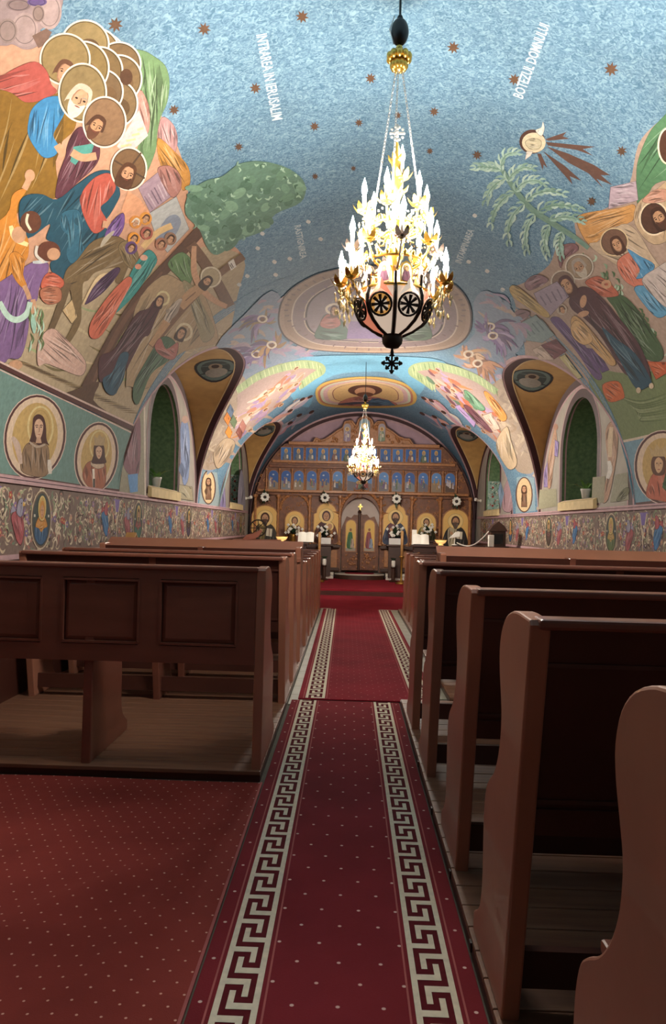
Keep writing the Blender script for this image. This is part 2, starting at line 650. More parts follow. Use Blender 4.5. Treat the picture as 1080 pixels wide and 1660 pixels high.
def carpet_mat(name, h, a=0.0, b=0.0, r=0.005, dot='#d8b8b0', var=0.16):
    m, nt, bs = new_mat(name)
    N, L = nt.nodes, nt.links
    bs.inputs['Roughness'].default_value = 0.95
    bs.inputs['Specular IOR Level'].default_value = 0.1
    try:
        bs.inputs['Sheen Weight'].default_value = 0.15
        bs.inputs['Sheen Tint'].default_value = (*hexc(h), 1)
    except Exception:
        pass
    tc = N.new('ShaderNodeTexCoord')
    nz = N.new('ShaderNodeTexNoise')
    nz.inputs['Scale'].default_value = 2.2
    nz.inputs['Detail'].default_value = 6
    L.new(tc.outputs['Object'], nz.inputs['Vector'])
    rp = N.new('ShaderNodeValToRGB')
    c = hexc(h)
    rp.color_ramp.elements[0].position, rp.color_ramp.elements[1].position = 0.3, 0.7
    rp.color_ramp.elements[0].color = (*[x * (1 - var) for x in c], 1)
    rp.color_ramp.elements[1].color = (*[x * (1 + var) for x in c], 1)
    L.new(nz.outputs['Fac'], rp.inputs['Fac'])
    out = rp.outputs['Color']
    if a:
        ds = []
        for o in (0.0, 0.5):
            ad = N.new('ShaderNodeVectorMath'); ad.operation = 'MULTIPLY_ADD'
            ad.inputs[1].default_value = (1 / a, 1 / b, 0)
            ad.inputs[2].default_value = (o, o, 0)
            L.new(tc.outputs['Object'], ad.inputs[0])
            fr = N.new('ShaderNodeVectorMath'); fr.operation = 'FRACTION'
            L.new(ad.outputs[0], fr.inputs[0])
            sb = N.new('ShaderNodeVectorMath'); sb.operation = 'MULTIPLY_ADD'
            sb.inputs[1].default_value = (a, b, 0)
            sb.inputs[2].default_value = (-a / 2, -b / 2, 0)
            L.new(fr.outputs[0], sb.inputs[0])
            ln = N.new('ShaderNodeVectorMath'); ln.operation = 'LENGTH'
            L.new(sb.outputs[0], ln.inputs[0])
            ds.append(ln.outputs['Value'])
        mn = N.new('ShaderNodeMath'); mn.operation = 'MINIMUM'
        L.new(ds[0], mn.inputs[0]); L.new(ds[1], mn.inputs[1])
        lt = N.new('ShaderNodeMapRange')
        lt.inputs[1].default_value, lt.inputs[2].default_value = r * 0.75, r * 1.15
        lt.inputs[3].default_value, lt.inputs[4].default_value = 1, 0
        L.new(mn.outputs[0], lt.inputs[0])
        mx = N.new('ShaderNodeMix'); mx.data_type = 'RGBA'
        L.new(lt.outputs[0], mx.inputs['Factor'])
        L.new(out, mx.inputs['A'])
        mx.inputs['B'].default_value = (*hexc(dot), 1)
        out = mx.outputs['Result']
    L.new(out, bs.inputs['Base Color'])
    nb = N.new('ShaderNodeTexNoise')
    nb.inputs['Scale'].default_value = 260
    L.new(tc.outputs['Object'], nb.inputs['Vector'])
    bp = N.new('ShaderNodeBump')
    bp.inputs['Strength'].default_value = 0.35
    bp.inputs['Distance'].default_value = 0.004
    L.new(nb.outputs['Fac'], bp.inputs['Height'])
    L.new(bp.outputs[0], bs.inputs['Normal'])
    return m

RED = '#7a2830'
M['carpet_run'] = carpet_mat('runner_pile', RED, 0.128, 0.215, 0.0062, '#dcbcb4')
M['carpet_far'] = carpet_mat('far_runner_pile', '#82222e', 0.1, 0.16, 0.0055, '#b87a78')
M['carpet_left'] = carpet_mat('dotted_carpet_pile', '#8a3c36', 0.067, 0.112, 0.0042, '#d8a898')
M['carpet_plain'] = carpet_mat('plain_red_pile', '#84232e')
M['key_light'] = mat('meander_cream', '#ded4be', 0.95, var=0.08, scale=40, spec=0.1)
M['key_dark'] = mat('meander_dark_red', '#5c1a22', 0.95, var=0.1, scale=40, spec=0.1)
M['key_line'] = mat('meander_pink_line', '#a8605e', 0.95, spec=0.1)

# ------------------------------------------------------------------ lunettes over the windows
LUNS = {-1: [(9.96, 2.04, 1.95), (16.2, 2.1, 1.90)], 1: [(10.2, 2.03, 1.95), (16.25, 2.08, 1.90)]}   # centre along the nave, half width, rise on the vault edge
WINC = {-1: [9.86, 16.1], 1: [10.15, 16.2]}
WK = 0.93                                              # rise at the wall relative to the vault edge
def lun_h(side, y):
    for zc, hw, rise in LUNS[side]:
        d = abs(y - zc) / hw
        if d < 1:
            n = 2.7 if y < zc else 2.15
            return rise * (1 - d ** n) ** (1 / n)
    return 0.0
YS = [YB + (7.9 - YB) * i / 14 for i in range(15)] + [12.6, 13.0, 13.5, 13.9, 18.32, YE]
for sd in (-1, 1):
    for zc, hw, rise in LUNS[sd]:
        YS += [zc - hw * math.cos(PI * i / 44) for i in range(45)]
YS = sorted(y for y in YS if y <= YE)
YS = [y for i, y in enumerate(YS) if i == 0 or y - YS[i - 1] > 1e-4]

def vault_hole(q):
    sd = -1 if q.x < XC else 1
    h = lun_h(sd, q.y)
    if h > 0 and q.z < SPR + h:
        return Vector((XC + sd * VA * math.sqrt(max(0, 1 - (h / VB) ** 2)), q.y, SPR + h))
    return None

ceiling = None
vm = MB()
NP = 240
for y in YS:
    f0 = math.asin(min(1, lun_h(-1, y) / VB))
    f1 = PI - math.asin(min(1, lun_h(1, y) / VB))
    for j in range(NP + 1):
        f = f0 + (f1 - f0) * j / NP
        vm.v.append((XC - VA * math.cos(f), y, SPR + VB * math.sin(f)))
for i in range(len(YS) - 1):
    for j in range(NP):
        a = i * (NP + 1) + j
        vm.f.append((a, a + 1, a + NP + 2, a + NP + 1))
ceiling = vm.build('ceiling', M['sky'], smooth=True, kind='structure', label='blue painted barrel vault with frescoed scenes and stars', cat='ceiling')

def lun_edge(side, y):
    h = lun_h(side, y)
    dx = VA * math.sqrt(max(0, 1 - (h / VB) ** 2))
    xw = XL if side < 0 else XR
    return Vector((XC + side * dx, y, SPR + h)), Vector((xw, y, SPR + h * WK))

def ribbon(name, parent, mt, A, B):
    m = MB()
    n = len(A)
    m.v = [tuple(p) for p in A] + [tuple(p) for p in B]
    m.f = [(i, i + 1, n + i + 1, n + i) for i in range(n - 1)]
    return m.build(name, mt, parent, smooth=True)

for side in (-1, 1):
    for k, (zc, hw, rise) in enumerate(LUNS[side]):
        ys = [zc - hw * math.cos(PI * i / 60) for i in range(61)]
        E = [lun_edge(side, y) for y in ys]
        m = MB()
        for (p, q) in E:
            for j in range(7):
                m.v.append(tuple(p.lerp(q, j / 6)))
        for i in range(60):
            for j in range(6):
                a = i * 7 + j
                m.f.append((a, a + 1, a + 8, a + 7))
        so = m.build('lunette_soffit', M['soffit'], ceiling, smooth=True, label='ochre underside of a window vault')
        def inn(i):
            y = ys[i]
            # inward normal of the little vault (towards its axis)
            d = Vector((0, (zc - y) / hw ** 2, -lun_h(side, y) / rise ** 2))
            return d.normalized() if d.length > 1e-6 else Vector((0, 0, -1))
        def band(nm, mt, u0, u1, off):
            A, B = [], []
            for i, (p, q) in enumerate(E):
                L_ = (q - p).length
                t0, t1 = min(1, u0 / max(L_, .01)), min(1, u1 / max(L_, .01))
                if u0 < 0: t0, t1 = max(0, 1 + u0 / max(L_, .01)), max(0, 1 + u1 / max(L_, .01))
                A.append(p.lerp(q, t0) + inn(i) * off)
                B.append(p.lerp(q, t1) + inn(i) * off)
            ribbon(nm, so, mt, A, B)
        band('maroon_border', M['maroon'], 0.02, 0.13, 0.003)
        band('pale_border', M['pinkband'], 0.0, 0.022, 0.0035)
        band('pale_border', M['cream'], 0.135, 0.15, 0.003)
        # border painted on the vault around the opening
        A, B, C_ = [], [], []
        for i, (p, q) in enumerate(E):
            n = Vector(((XC - p.x) / VA ** 2, 0, (SPR - p.z) / VB ** 2)).normalized()
            t = (E[min(60, i + 1)][0] - E[max(0, i - 1)][0]).normalized()
            o = t.cross(n)
            if o.z < 0 and i != 0: o = -o
            if abs(i - 30) > 26: o = Vector((0, -1 if i < 30 else 1, 0))
            A.append(p + n * .003)
            B.append(p + n * .003 + o * .05)
            C_.append(p + n * .003 + o * .09)
        ribbon('rose_border', so, M['pinkband'], A, B)
        # dark band where the little vault meets the wall
        A = [q + Vector((-side * .004, 0, 0)) for p, q in E]
        B = [Vector((q.x, zc + (q.y - zc) * .93, SPR + (q.z - SPR) * .94)) + Vector((-side * .004, 0, 0)) for p, q in E]
        C_ = [Vector((q.x, zc + (q.y - zc) * .915, SPR + (q.z - SPR) * .925)) + Vector((-side * .004, 0, 0)) for p, q in E]
        ribbon('maroon_border', so, M['maroon'], A, B)
        ribbon('pale_border', so, M['pinkband'], B, C_)
        # oval portrait near the crown of the soffit
        i0 = 40 if k == 0 else 40
        def s_sof(u, v, E=E, zc=zc, hw=hw, side=side):
            y = zc + u
            p, q = lun_edge(side, y)
            d = Vector((0, (zc - y) / hw ** 2, -lun_h(side, y) / rise ** 2)).normalized()
            return p.lerp(q, v), d
        P = Paint(s_sof, 0, 0.0004, 0.002, M['paint'], 0.02)
        P.ell(.36, .42, .46, .30, '#2b2a2c')
        P.ell(.36, .42, .41, .265, '#5f6f6a')
        P.ell(.36, .42, .33, .21, '#39413f')
        P.ell(.30, .42, .15, .10, '#8a7a66')
        P.ell(.52, .42, .16, .17, '#8f8a80')
        P.ell(.28, .42, .08, .055, '#3a2a24')
        P.flush('painted_portrait', so)

# ------------------------------------------------------------------ side walls with window openings
WIN_H, WIN_SILL, WIN_SPR, WIN_TOP, WDEP = 0.76, 1.78, 2.42, 3.12, 0.5
def win_top(y, zc):
    return WIN_SPR + (WIN_TOP - WIN_SPR) * math.sqrt(max(0, 1 - ((y - zc) / WIN_H) ** 2))
winno = 0
for side, nm in ((-1, 'left'), (1, 'right')):
    xw = XL if side < 0 else XR
    m = MB()
    m.add([(xw, YB, 0), (xw, YE, 0), (xw, YE, SPR), (xw, YB, SPR)], [(0, 1, 2, 3)])
    for (zc0, hw, rise), zc in zip(LUNS[side], WINC[side]):
        ys = sorted([zc0 - hw * math.cos(PI * i / 48) for i in range(49)] + [zc - WIN_H * math.cos(PI * i / 24) for i in range(25)])
        for a, b in zip(ys[:-1], ys[1:]):
            if b - a < 1e-5: continue
            ta, tb = SPR + lun_h(side, a) * WK, SPR + lun_h(side, b) * WK
            mid = (a + b) / 2
            if abs(mid - zc) < WIN_H:
                m.add([(xw, a, SPR), (xw, b, SPR), (xw, b, WIN_SILL), (xw, a, WIN_SILL)], [(0, 1, 2, 3)])
                m.add([(xw, a, win_top(a, zc)), (xw, b, win_top(b, zc)), (xw, b, tb), (xw, a, ta)], [(0, 1, 2, 3)])
            else:
                m.add([(xw, a, SPR), (xw, b, SPR), (xw, b, tb), (xw, a, ta)], [(0, 1, 2, 3)])
    wall = m.build('wall_' + nm, M['wallpl'], kind='structure', label='painted plaster nave wall with frieze on the %s' % nm, cat='wall')
    # mouldings over and under the frieze
    mm = MB()
    for z0, z1, pr in ((FR1 - .005, FR1 + .022, .02), (FR1 + .028, FR1 + .05, .014), (FR0 - .03, FR0 + .005, .025)):
        x0, x1 = sorted((xw, xw - side * pr))
        mm.box(x0, x1, 2.0, YE - .4, z0, z1)
    mm.build('moulding', M['pinkband'], wall)
    for zc in WINC[side]:
        winno += 1
        out = [(zc - WIN_H, WIN_SILL), (zc + WIN_H, WIN_SILL)] + [(zc + WIN_H * math.cos(PI * i / 24), WIN_SPR + (WIN_TOP - WIN_SPR) * math.sin(PI * i / 24)) for i in range(25)]
        n = len(out)
        m = MB()
        xo = xw + side * WDEP
        m.v = [(xw, p[0], p[1]) for p in out] + [(xo, zc + (p[0] - zc) * .92, p[1]) for p in out]
        m.f = [(i, (i + 1) % n, n + (i + 1) % n, n + i) for i in range(n)]
        w = m.build('window_%d' % winno, M['green'], kind='structure', label='deep arched window niche with green painted reveal, %s wall, %s' % (nm, 'nearer' if zc < 12 else 'farther'), cat='window')
        MB().prism([(zc + (p[0] - zc) * .95, p[1]) for p in out], 'x', xo - .01, xo + .01).build('window_glass', M['glass'], w)
        m = MB()
        for f in (-.5, 0, .5):
            y = zc + f * WIN_H
            m.box(xo - side * .035 - .01, xo - side * .035 + .01, y - .012, y + .012, WIN_SILL, win_top(y, zc) - .03)
        for h in (2.1, 2.45, 2.8):
            m.box(xo - side * .035 - .01, xo - side * .035 + .01, zc - WIN_H * .72, zc + WIN_H * .72, h - .012, h + .012)
        m.build('window_lead', M['lead'], w)
        # painted band round the opening
        for nm2, mt, k0, k1, of in (('maroon_border', 'maroon', 1.0, 1.16, .004), ('pale_border', 'pinkband', 1.16, 1.19, .0045)):
            A, B = [], []
            for y, h in [(zc - WIN_H, WIN_SILL - .1)] + out[:1:-1] + [(zc + WIN_H, WIN_SILL - .1)]:
                def sc(kk):
                    hh = h if h < WIN_SPR else WIN_SPR + (h - WIN_SPR) * (1 + (kk - 1) * 1.0)
                    return Vector((xw - side * of, zc + (y - zc) * kk, hh))
                A.append(sc(k0)); B.append(sc(k1))
            ribbon(nm2, w, M[mt], A, B)
        # thin pale line round the far reveal
        A, B = [], []
        for i in range(n):
            p = out[i]
            def lp(t): return Vector((xw + side * WDEP * t, zc + (p[0] - zc) * (1 - .08 * t) * .994, p[1] - (.004 if p[1] > WIN_SPR else -.004 if p[1] <= WIN_SILL else 0)))
            A.append(lp(.06)); B.append(lp(.10))
        ribbon('pale_border', w, M['pinkband'], A + A[:1], B + B[:1])
        # sloping cream sill
        x0 = xw - side * .05
        xi = xw + side * .02
        prof = [(xi, WIN_SILL - .14), (x0, WIN_SILL - .14), (x0, WIN_SILL - .03), (xi, WIN_SILL + .005)]
        MB().prism([(p[0], p[1]) for p in prof], 'y', zc - WIN_H - .03, zc + WIN_H + .03).build('window_sill', M['cream'], w)

# back and end walls
def arch_pts(k=1.0, n=40, base=0.0):
    return [(XC + VA, base)] + [(XC + VA * k * math.cos(PI * i / n), SPR + VB * k * math.sin(PI * i / n)) for i in range(n + 1)] + [(XC - VA, base)]
MB().prism(arch_pts(), 'y', YE, YE + .1).build('wall_end', M['mauve'], kind='structure', label='mauve end wall behind the carved altar screen', cat='wall')
MB().prism(arch_pts(), 'y', YB - .1, YB).build('wall_back', M['concrete'], kind='structure', label='plain back wall of the nave', cat='wall')
we = bpy.data.objects['wall_end']
for nm, mt, k0, k1 in (('maroon_border', 'maroon', .955, .985), ('rose_border', 'pinkband', .985, 1.0), ('rose_border', 'pinkband', .935, .953)):
    A = [(XC + VA * k0 * math.cos(PI * i / 48), YE - .006, SPR + VB * k0 * math.sin(PI * i / 48)) for i in range(49)]
    B = [(XC + VA * k1 * math.cos(PI * i / 48), YE - .006, SPR + VB * k1 * math.sin(PI * i / 48)) for i in range(49)]
    ribbon(nm, we, M[mt], A, B)

# ------------------------------------------------------------------ floor, tiles, steps
floor = MB().box(XL, XR, YB, YE, -.1, 0.0).build('floor', M['grout'], kind='structure', label='stone floor of the nave', cat='floor')
tile_me = MB().box(0, .165, 0, .315, 0.0, .008, .003).mesh('tile', M['tile'])
tile_me2 = MB().box(0, .30, 0, .315, 0.0, .008, .003).mesh('tile', M['tile'])
for i in range(21):
    y = 5.75 + i * .32
    put('tile', tile_me, floor, loc=(-.60, y, 0))
    put('tile', tile_me, floor, loc=(-.43, y, 0))
    if y > 5.9:
        put('tile', tile_me2, floor, loc=(.52, y, 0))
ps = MB().box(XL, XR, 14.85, YE, 0, .125, .01).build('floor_sanctuary', M['carpet_plain'], kind='structure', label='raised red carpeted floor before the altar screen', cat='floor')
m = MB()
m.box(XL, XR, 14.83, 14.85, .0, .09)
m.build('riser', M['wood2'], ps)
cs = MB().box(XL + .02, XR - .02, 12.35, 14.82, .001, .007).build('red_carpet', M['carpet_plain'], label='plain deep red carpet spread before the sanctuary step', cat='carpet')

# ------------------------------------------------------------------ runners with meander borders
def meander(name, parent, x0, wid, y0, y1, mirror, z, period=.17):
    cols, rows = 7, 6
    cw = wid / cols
    nper = int(round((y1 - y0) / period))
    rh = (y1 - y0) / (nper * rows)
    dark = set()
    for r in range(0, 5): dark.add((1, r))
    for c in range(1, 4): dark.add((c, 4))
    for r in range(2, 5): dark.add((3, r))
    for c in range(3, 6): dark.add((c, 2))
    for r in range(2, 7): dark.add((5, r % 6))
    for c in range(1, 6): dark.add((c, 0))
    dark.discard((5, 1))
    ml, md = MB(), MB()
    bd = {}
    for p in range(nper):
        for r in range(rows):
            ya = y1 - (p * rows + r) * rh
            yb = ya - rh
            c = 0
            while c < cols:
                d = (c, r) in dark
                e = c
                while e + 1 < cols and ((e + 1, r) in dark) == d: e += 1
                xa, xb = x0 + c * cw, x0 + (e + 1) * cw
                if mirror: xa, xb = x0 + wid - (e + 1) * cw, x0 + wid - c * cw
                q = md if d else ml
                zz = z - .0012 if d else z
                q.add([(xa, yb, zz), (xb, yb, zz), (xb, ya, zz), (xa, ya, zz)], [(0, 1, 2, 3)])
                c = e + 1
    o = ml.build(name, M['key_light'], parent)
    md.build('meander_key', M['key_dark'], o)
    lw = .006
    k = MB()
    for xx in (x0 - .018, x0 + wid + .012):
        k.add([(xx, y0, z - .001), (xx + lw, y0, z - .001), (xx + lw, y1, z - .001), (xx, y1, z - .001)], [(0, 1, 2, 3)])
    k.build('border_line', M['key_line'], o)
    return o

RN = MB()
RN.box(-.41, .41, -.6, 5.87, .003, .014, .003)
run1 = RN.build('runner_carpet', M['carpet_run'], label='red runner carpet with cream meander borders nearest the camera', cat='carpet')
meander('meander_border', run1, -.345, .126, -.6, 5.86, True, .0158)
meander('meander_border', run1, .215, .126, -.6, 5.86, False, .0158)
RN = MB()
RN.box(-.34, .74, 5.90, 12.30, .010, .020, .003)
run2 = RN.build('runner_carpet', M['carpet_far'], label='farther red runner carpet leading to the altar screen step', cat='carpet')
meander('meander_border', run2, -.285, .15, 5.91, 12.28, True, .0218)
meander('meander_border', run2, .545, .15, 5.91, 12.28, False, .0218)
run2.rotation_euler = (0, 0, .004)

# dotted carpet left, lightly wrinkled
m = MB()
NX, NY = 70, 90
x0, x1, y0, y1 = XL + .02, -.425, -.6, 3.98
for j in range(NY + 1):
    for i in range(NX + 1):
        x = x0 + (x1 - x0) * i / NX
        y = y0 + (y1 - y0) * j / NY
        z = .009 + .003 * math.sin(5 * x + 2.2 * y) * math.sin(3.1 * y - x)
        for (ax, ay, bx, by, hh, ww) in ((-1.75, 2.9, -1.15, 2.45, .014, .05), (-1.1, 2.5, -.62, 3.1, .012, .06), (-1.6, 3.4, -1.3, 2.2, .010, .05), (-1.3, 2.35, -.9, 2.5, .012, .04), (-.75, 2.1, -.5, 3.0, .01, .05)):
            dx, dy = bx - ax, by - ay
            t = max(0, min(1, ((x - ax) * dx + (y - ay) * dy) / (dx * dx + dy * dy)))
            d2 = (x - ax - t * dx) ** 2 + (y - ay - t * dy) ** 2
            z += 2.0 * hh * math.exp(-d2 / (2 * ww * ww)) * math.sin(PI * (.1 + .8 * t))
        m.v.append((x, y, z))
for j in range(NY):
    for i in range(NX):
        a = j * (NX + 1) + i
        m.f.append((a, a + 1, a + NX + 2, a + NX + 1))
cl = m.build('dotted_carpet', M['carpet_left'], smooth=True, label='wrinkled red carpet with small pale dots on the left foreground floor', cat='carpet')
k = MB().box(-.428, -.418, -.6, 3.98, .003, .013)
k.build('bound_edge', M['key_line'], cl)

# ------------------------------------------------------------------ pew platforms of planks
def platform(label, x0, x1, y0, y1, h):
    p = MB().box(x0, x1, y0 + .012, y1, .001, h - .022).build('pew_platform', M['wood2'], label=label, cat='platform')
    wd = .142
    n = int((y1 - y0) / wd)
    me = MB().box(x0, x1, 0, wd - .006, h - .021, h, .003).mesh('plank', M['plank'])
    for i in range(n):
        put('plank', me, p, loc=(0, y0 + i * wd, 0))
    e0 = x0 if x0 > 0 else x1
    return p
PLL = platform('wooden plank platform under the left rows of pews', XL + .02, -.435, 4.0, 12.2, .06)
PLR1 = platform('wooden plank platform under the near right rows of pews', .418, XR - .02, -.6, 5.86, .06)
PLR2 = platform('wooden plank platform under the far right rows of pews', .80, XR - .02, 5.9, 12.2, .06)
for i, y in enumerate((2.45, 2.95, 3.6, 4.3)):
    MB().box(.412, .419, y - .012, y + .012, .02, .05).build('bolt', M['lead'], PLR1)

# ------------------------------------------------------------------ frescoes on the vault
def lerp2(a, b, t): return (a[0] + (b[0] - a[0]) * t, a[1] + (b[1] - a[1]) * t)

V = Paint(s_vault, 4.5, 0.00004, 0.0003, M['paint'], 1.0)
SK = '#b98f70'
V.hole = vault_hole

# ---- left scene: ground
V.z(0, 0, 1)
V.poly(smooth([(-330, -60), (-160, 20), (-20, 55), (60, 66), (110, 58), (190, 78), (238, 96), (268, 130), (262, 190), (283, 225), (303, 285), (308, 335), (335, 372), (395, 415), (385, 480), (372, 556), (385, 590),
               (300, 640), (250, 690), (222, 720), (190, 700), (130, 645), (60, 622), (-20, 590), (-330, 440)], True, 4), '#b98e74')
V.poly(smooth([(-330, 330), (-150, 420), (-20, 470), (60, 480), (120, 470), (180, 420), (260, 430), (330, 400), (395, 418), (385, 480), (372, 556), (385, 590), (300, 640), (250, 690), (222, 720), (190, 698), (130, 648), (60, 624), (-20, 594), (-330, 444)], True, 4), '#a8967a')
for i in range(46):
    a = R.uniform(0, 1); b = R.uniform(0, 1)
    x = 20 + a * 330; y = 470 + a * 20 + b * 130
    if not inside((x, y), [(0, 480), (200, 450), (370, 430), (360, 540), (240, 610), (210, 680), (0, 590)]): continue
    V.line([(x, y), (x + 18, y + R.uniform(2, 10)), (x + 40, y + R.uniform(8, 22))], R.uniform(2, 5), R.choice(['#7d6f4c', '#b5a483', '#8f9a70', '#6e6242', '#c2ad8b']), 1.0)
for i in range(24):
    t = i / 23
    V.line([(10 + 190 * t, 580 + 88 * t), (50 + 180 * t, 590 + 80 * t)], 2.2, R.choice(['#5c4a34', '#7d6a4a']), 1.0)
V.flush('painted_ground', ceiling, 'painted tan hillside below the left scene')

# clouds
V.z(0, 0, 1)
V.robe([(-200, -60), (-90, -70), (60, -12), (100, -8), (98, 20), (88, 40), (66, 48), (70, 66), (55, 78), (38, 80), (20, 72), (0, 74), (-90, 60), (-190, 20)], '#8e7c7c', 0)
for (cx, cy, rx, ry, c) in ((80, 18, 20, 30, '#a08c8a'), (40, 48, 22, 28, '#9a8684'), (12, 50, 16, 20, '#85736f'), (30, 8, 20, 10, '#7a6868'), (60, 3, 16, 7, '#5c4a78'), (62, 22, 10, 14, '#84716c')):
    V.ell(cx, cy, rx, ry, c)
    V.ring(cx, cy, rx * .8, ry * .8, 1.5, shade(c, .75))
V.poly([(52, 58), (75, 46), (84, 52), (74, 72), (62, 78)], '#6f574c')
V.flush('painted_cloud', ceiling)

# mountains and buildings behind the apostles
V.z(0, 0, 3.375)
V.robe([(720, 280), (780, 275), (840, 305), (905, 360), (928, 450), (915, 560), (880, 640), (862, 720), (850, 830), (790, 960), (740, 900), (760, 780), (800, 700), (810, 600), (760, 500), (770, 400)], '#64805a', 12, 11)
V.robe([(885, 640), (945, 675), (972, 750), (960, 830), (920, 850), (862, 760)], '#a98282', 6, 8)
V.robe([(765, 490), (815, 580), (818, 690), (800, 730), (745, 640)], '#b37f74', 3, 8)
V.poly([(640, 800), (700, 700), (760, 600), (810, 740), (760, 790), (690, 850)], '#b9b0ae')
for i in range(4):
    V.line([(660 + i * 30, 800 - i * 30), (720 + i * 22, 790 - i * 30)], 12, R.choice(['#c79a6a', '#8a5f45', '#d8b58a']))
V.z(0, 220, 3.375)
V.robe([(862, 10), (960, 90), (1030, 170), (1040, 260), (1000, 300), (970, 220), (880, 165)], '#b38040', 6, 9)
V.robe([(755, 285), (885, 180), (940, 330), (820, 420)], '#9c8490', 0, sm=False)
for i in range(6):
    V.line([(790 + i * 18, 330 - i * 16), (835 + i * 16, 400 - i * 14)], 7, R.choice(['#7d6a78', '#6e5c6a', '#b6a2aa']))
V.robe([(860, 190), (910, 160), (965, 185), (992, 240), (985, 300), (935, 335)], '#a07068', 3, 9)
V.robe([(810, 425), (965, 330), (1000, 420), (1035, 510), (915, 640), (855, 560)], '#a9aaa8', 0, sm=False)
V.poly(smooth([(850, 560), (905, 455), (960, 430), (990, 470), (960, 540), (890, 620)], True, 3), '#7f8694')
V.line([(780, 610), (860, 530), (940, 490)], 34, '#c9a878')
V.poly([(640, 470), (700, 300), (760, 340), (820, 420), (720, 480)], '#c89270')
V.flush('painted_town', ceiling)

# halos of the apostles
V.z(0, 0, 3.375)
hal = [(560, 320, 130, 140), (530, 290, 125, 135), (650, 350, 120, 120), (465, 240, 130, 130), (650, 430, 125, 130), (545, 385, 125, 130), (630, 565, 122, 130), (560, 500, 112, 120), (455, 370, 140, 145)]
for i, (x, y, rx, ry) in enumerate(hal):
    V.halo(x, y, rx, ry, ['#6f5a3c', '#7a6544', '#6a553a', '#83714c', '#6c583c', '#6a5638', '#705c40', '#66523a', '#78653f'][i])
    V.ell(x + 20, y + 25, 60, 55, shade('#6a5236', .8 + .1 * (i % 3)))
V.ell(690, 420, 35, 45, '#4a3222')
V.flush('painted_halos', ceiling)

# apostle in red
V.halo(355, 322, 136, 140, '#85714a')
V.face(345, 395, 62, 0.35, '#5c3d2c', '#b98a6c', None, .5, False)
V.robe([(-330, 500), (-70, 440), (0, 420), (80, 372), (190, 335), (255, 385), (280, 460), (310, 500), (240, 550), (120, 570), (40, 540), (-70, 530), (-330, 620)], '#a04e46', 7, 9)
V.z(0, 0, 1)
V.robe([(-170, 120), (-80, 130), (-20, 140), (18, 150), (40, 165), (68, 162), (100, 150), (122, 180), (120, 210), (98, 232), (90, 262), (94, 305), (86, 322), (44, 314), (28, 345), (-20, 372), (-120, 400), (-190, 300)], '#7c5c22', 20, 4, 1.9)
V.flush('painted_figure', ceiling, 'painted apostle in red with ochre mantle')

# grey bearded apostle in blue
V.z(0, 0, 3.375)
V.robe([(175, 590), (240, 535), (320, 522), (360, 545), (350, 620), (318, 680), (290, 740), (320, 800), (300, 850), (240, 862), (190, 810), (150, 730), (155, 650)], '#3b7ba8', 7, 9)
V.line([(310, 790), (345, 840), (390, 860)], 40, SK)
V.halo(450, 505, 130, 160, '#7d6b48')
V.face(428, 545, 78, 0.45, '#b9aa98', '#b98f70', '#c9bfb0', .4, False)
V.flush('painted_figure', ceiling, 'painted grey bearded apostle in blue')

# apostle in burgundy
V.robe([(380, 760), (440, 690), (520, 740), (545, 800), (540, 870), (500, 930), (430, 990), (345, 1070), (300, 1075), (318, 960), (350, 870)], '#56303a', 9, 9)
V.poly([(400, 800), (460, 790), (515, 780), (500, 830), (440, 860), (410, 900), (382, 880)], '#4f8f86')
V.line([(390, 830), (450, 860), (525, 850)], 42, SK)
V.halo(570, 665, 117, 138, '#7a5f46')
V.face(520, 690, 58, 0.55, '#4a3022', '#b08463', '#5a3a2a', .4, False)
V.flush('painted_figure', ceiling, 'painted bearded apostle in burgundy')

# the rider
V.z(0, 220, 3.375)
V.robe([(105, 360), (150, 320), (230, 318), (310, 345), (420, 262), (520, 195), (600, 188), (640, 230), (655, 300), (650, 340), (600, 430), (560, 480), (590, 520), (560, 580), (490, 640), (430, 690), (385, 765), (330, 782),
        (282, 745), (275, 690), (330, 650), (300, 590), (250, 560), (270, 480), (150, 560), (105, 470)], '#23495a', 15, 10, 2.2)
V.robe([(335, 420), (420, 400), (450, 470), (440, 560), (460, 640), (390, 700), (360, 640), (380, 560), (330, 500)], '#2f5c70', 5, 9)
V.robe([(455, 290), (520, 222), (590, 200), (622, 235), (630, 290), (590, 350), (548, 392), (582, 460), (575, 500), (510, 532), (452, 430), (440, 350)], '#a95244', 7, 9)
V.line([(560, 480), (600, 490), (630, 520)], 38, SK)
V.robe([(600, 480), (672, 418), (675, 500), (625, 570), (568, 562)], '#6b4c86', 4, 8)
V.halo(702, 178, 97, 116, '#6a5138')
V.line([(620, 130), (790, 230)], 10, '#4a382a'); V.line([(640, 260), (770, 90)], 10, '#4a382a')
V.face(690, 210, 58, 0.4, '#503423', '#b98a6a', '#4a2f20', .4)
V.flush('painted_figure', ceiling, 'painted rider in red tunic and dark teal mantle')

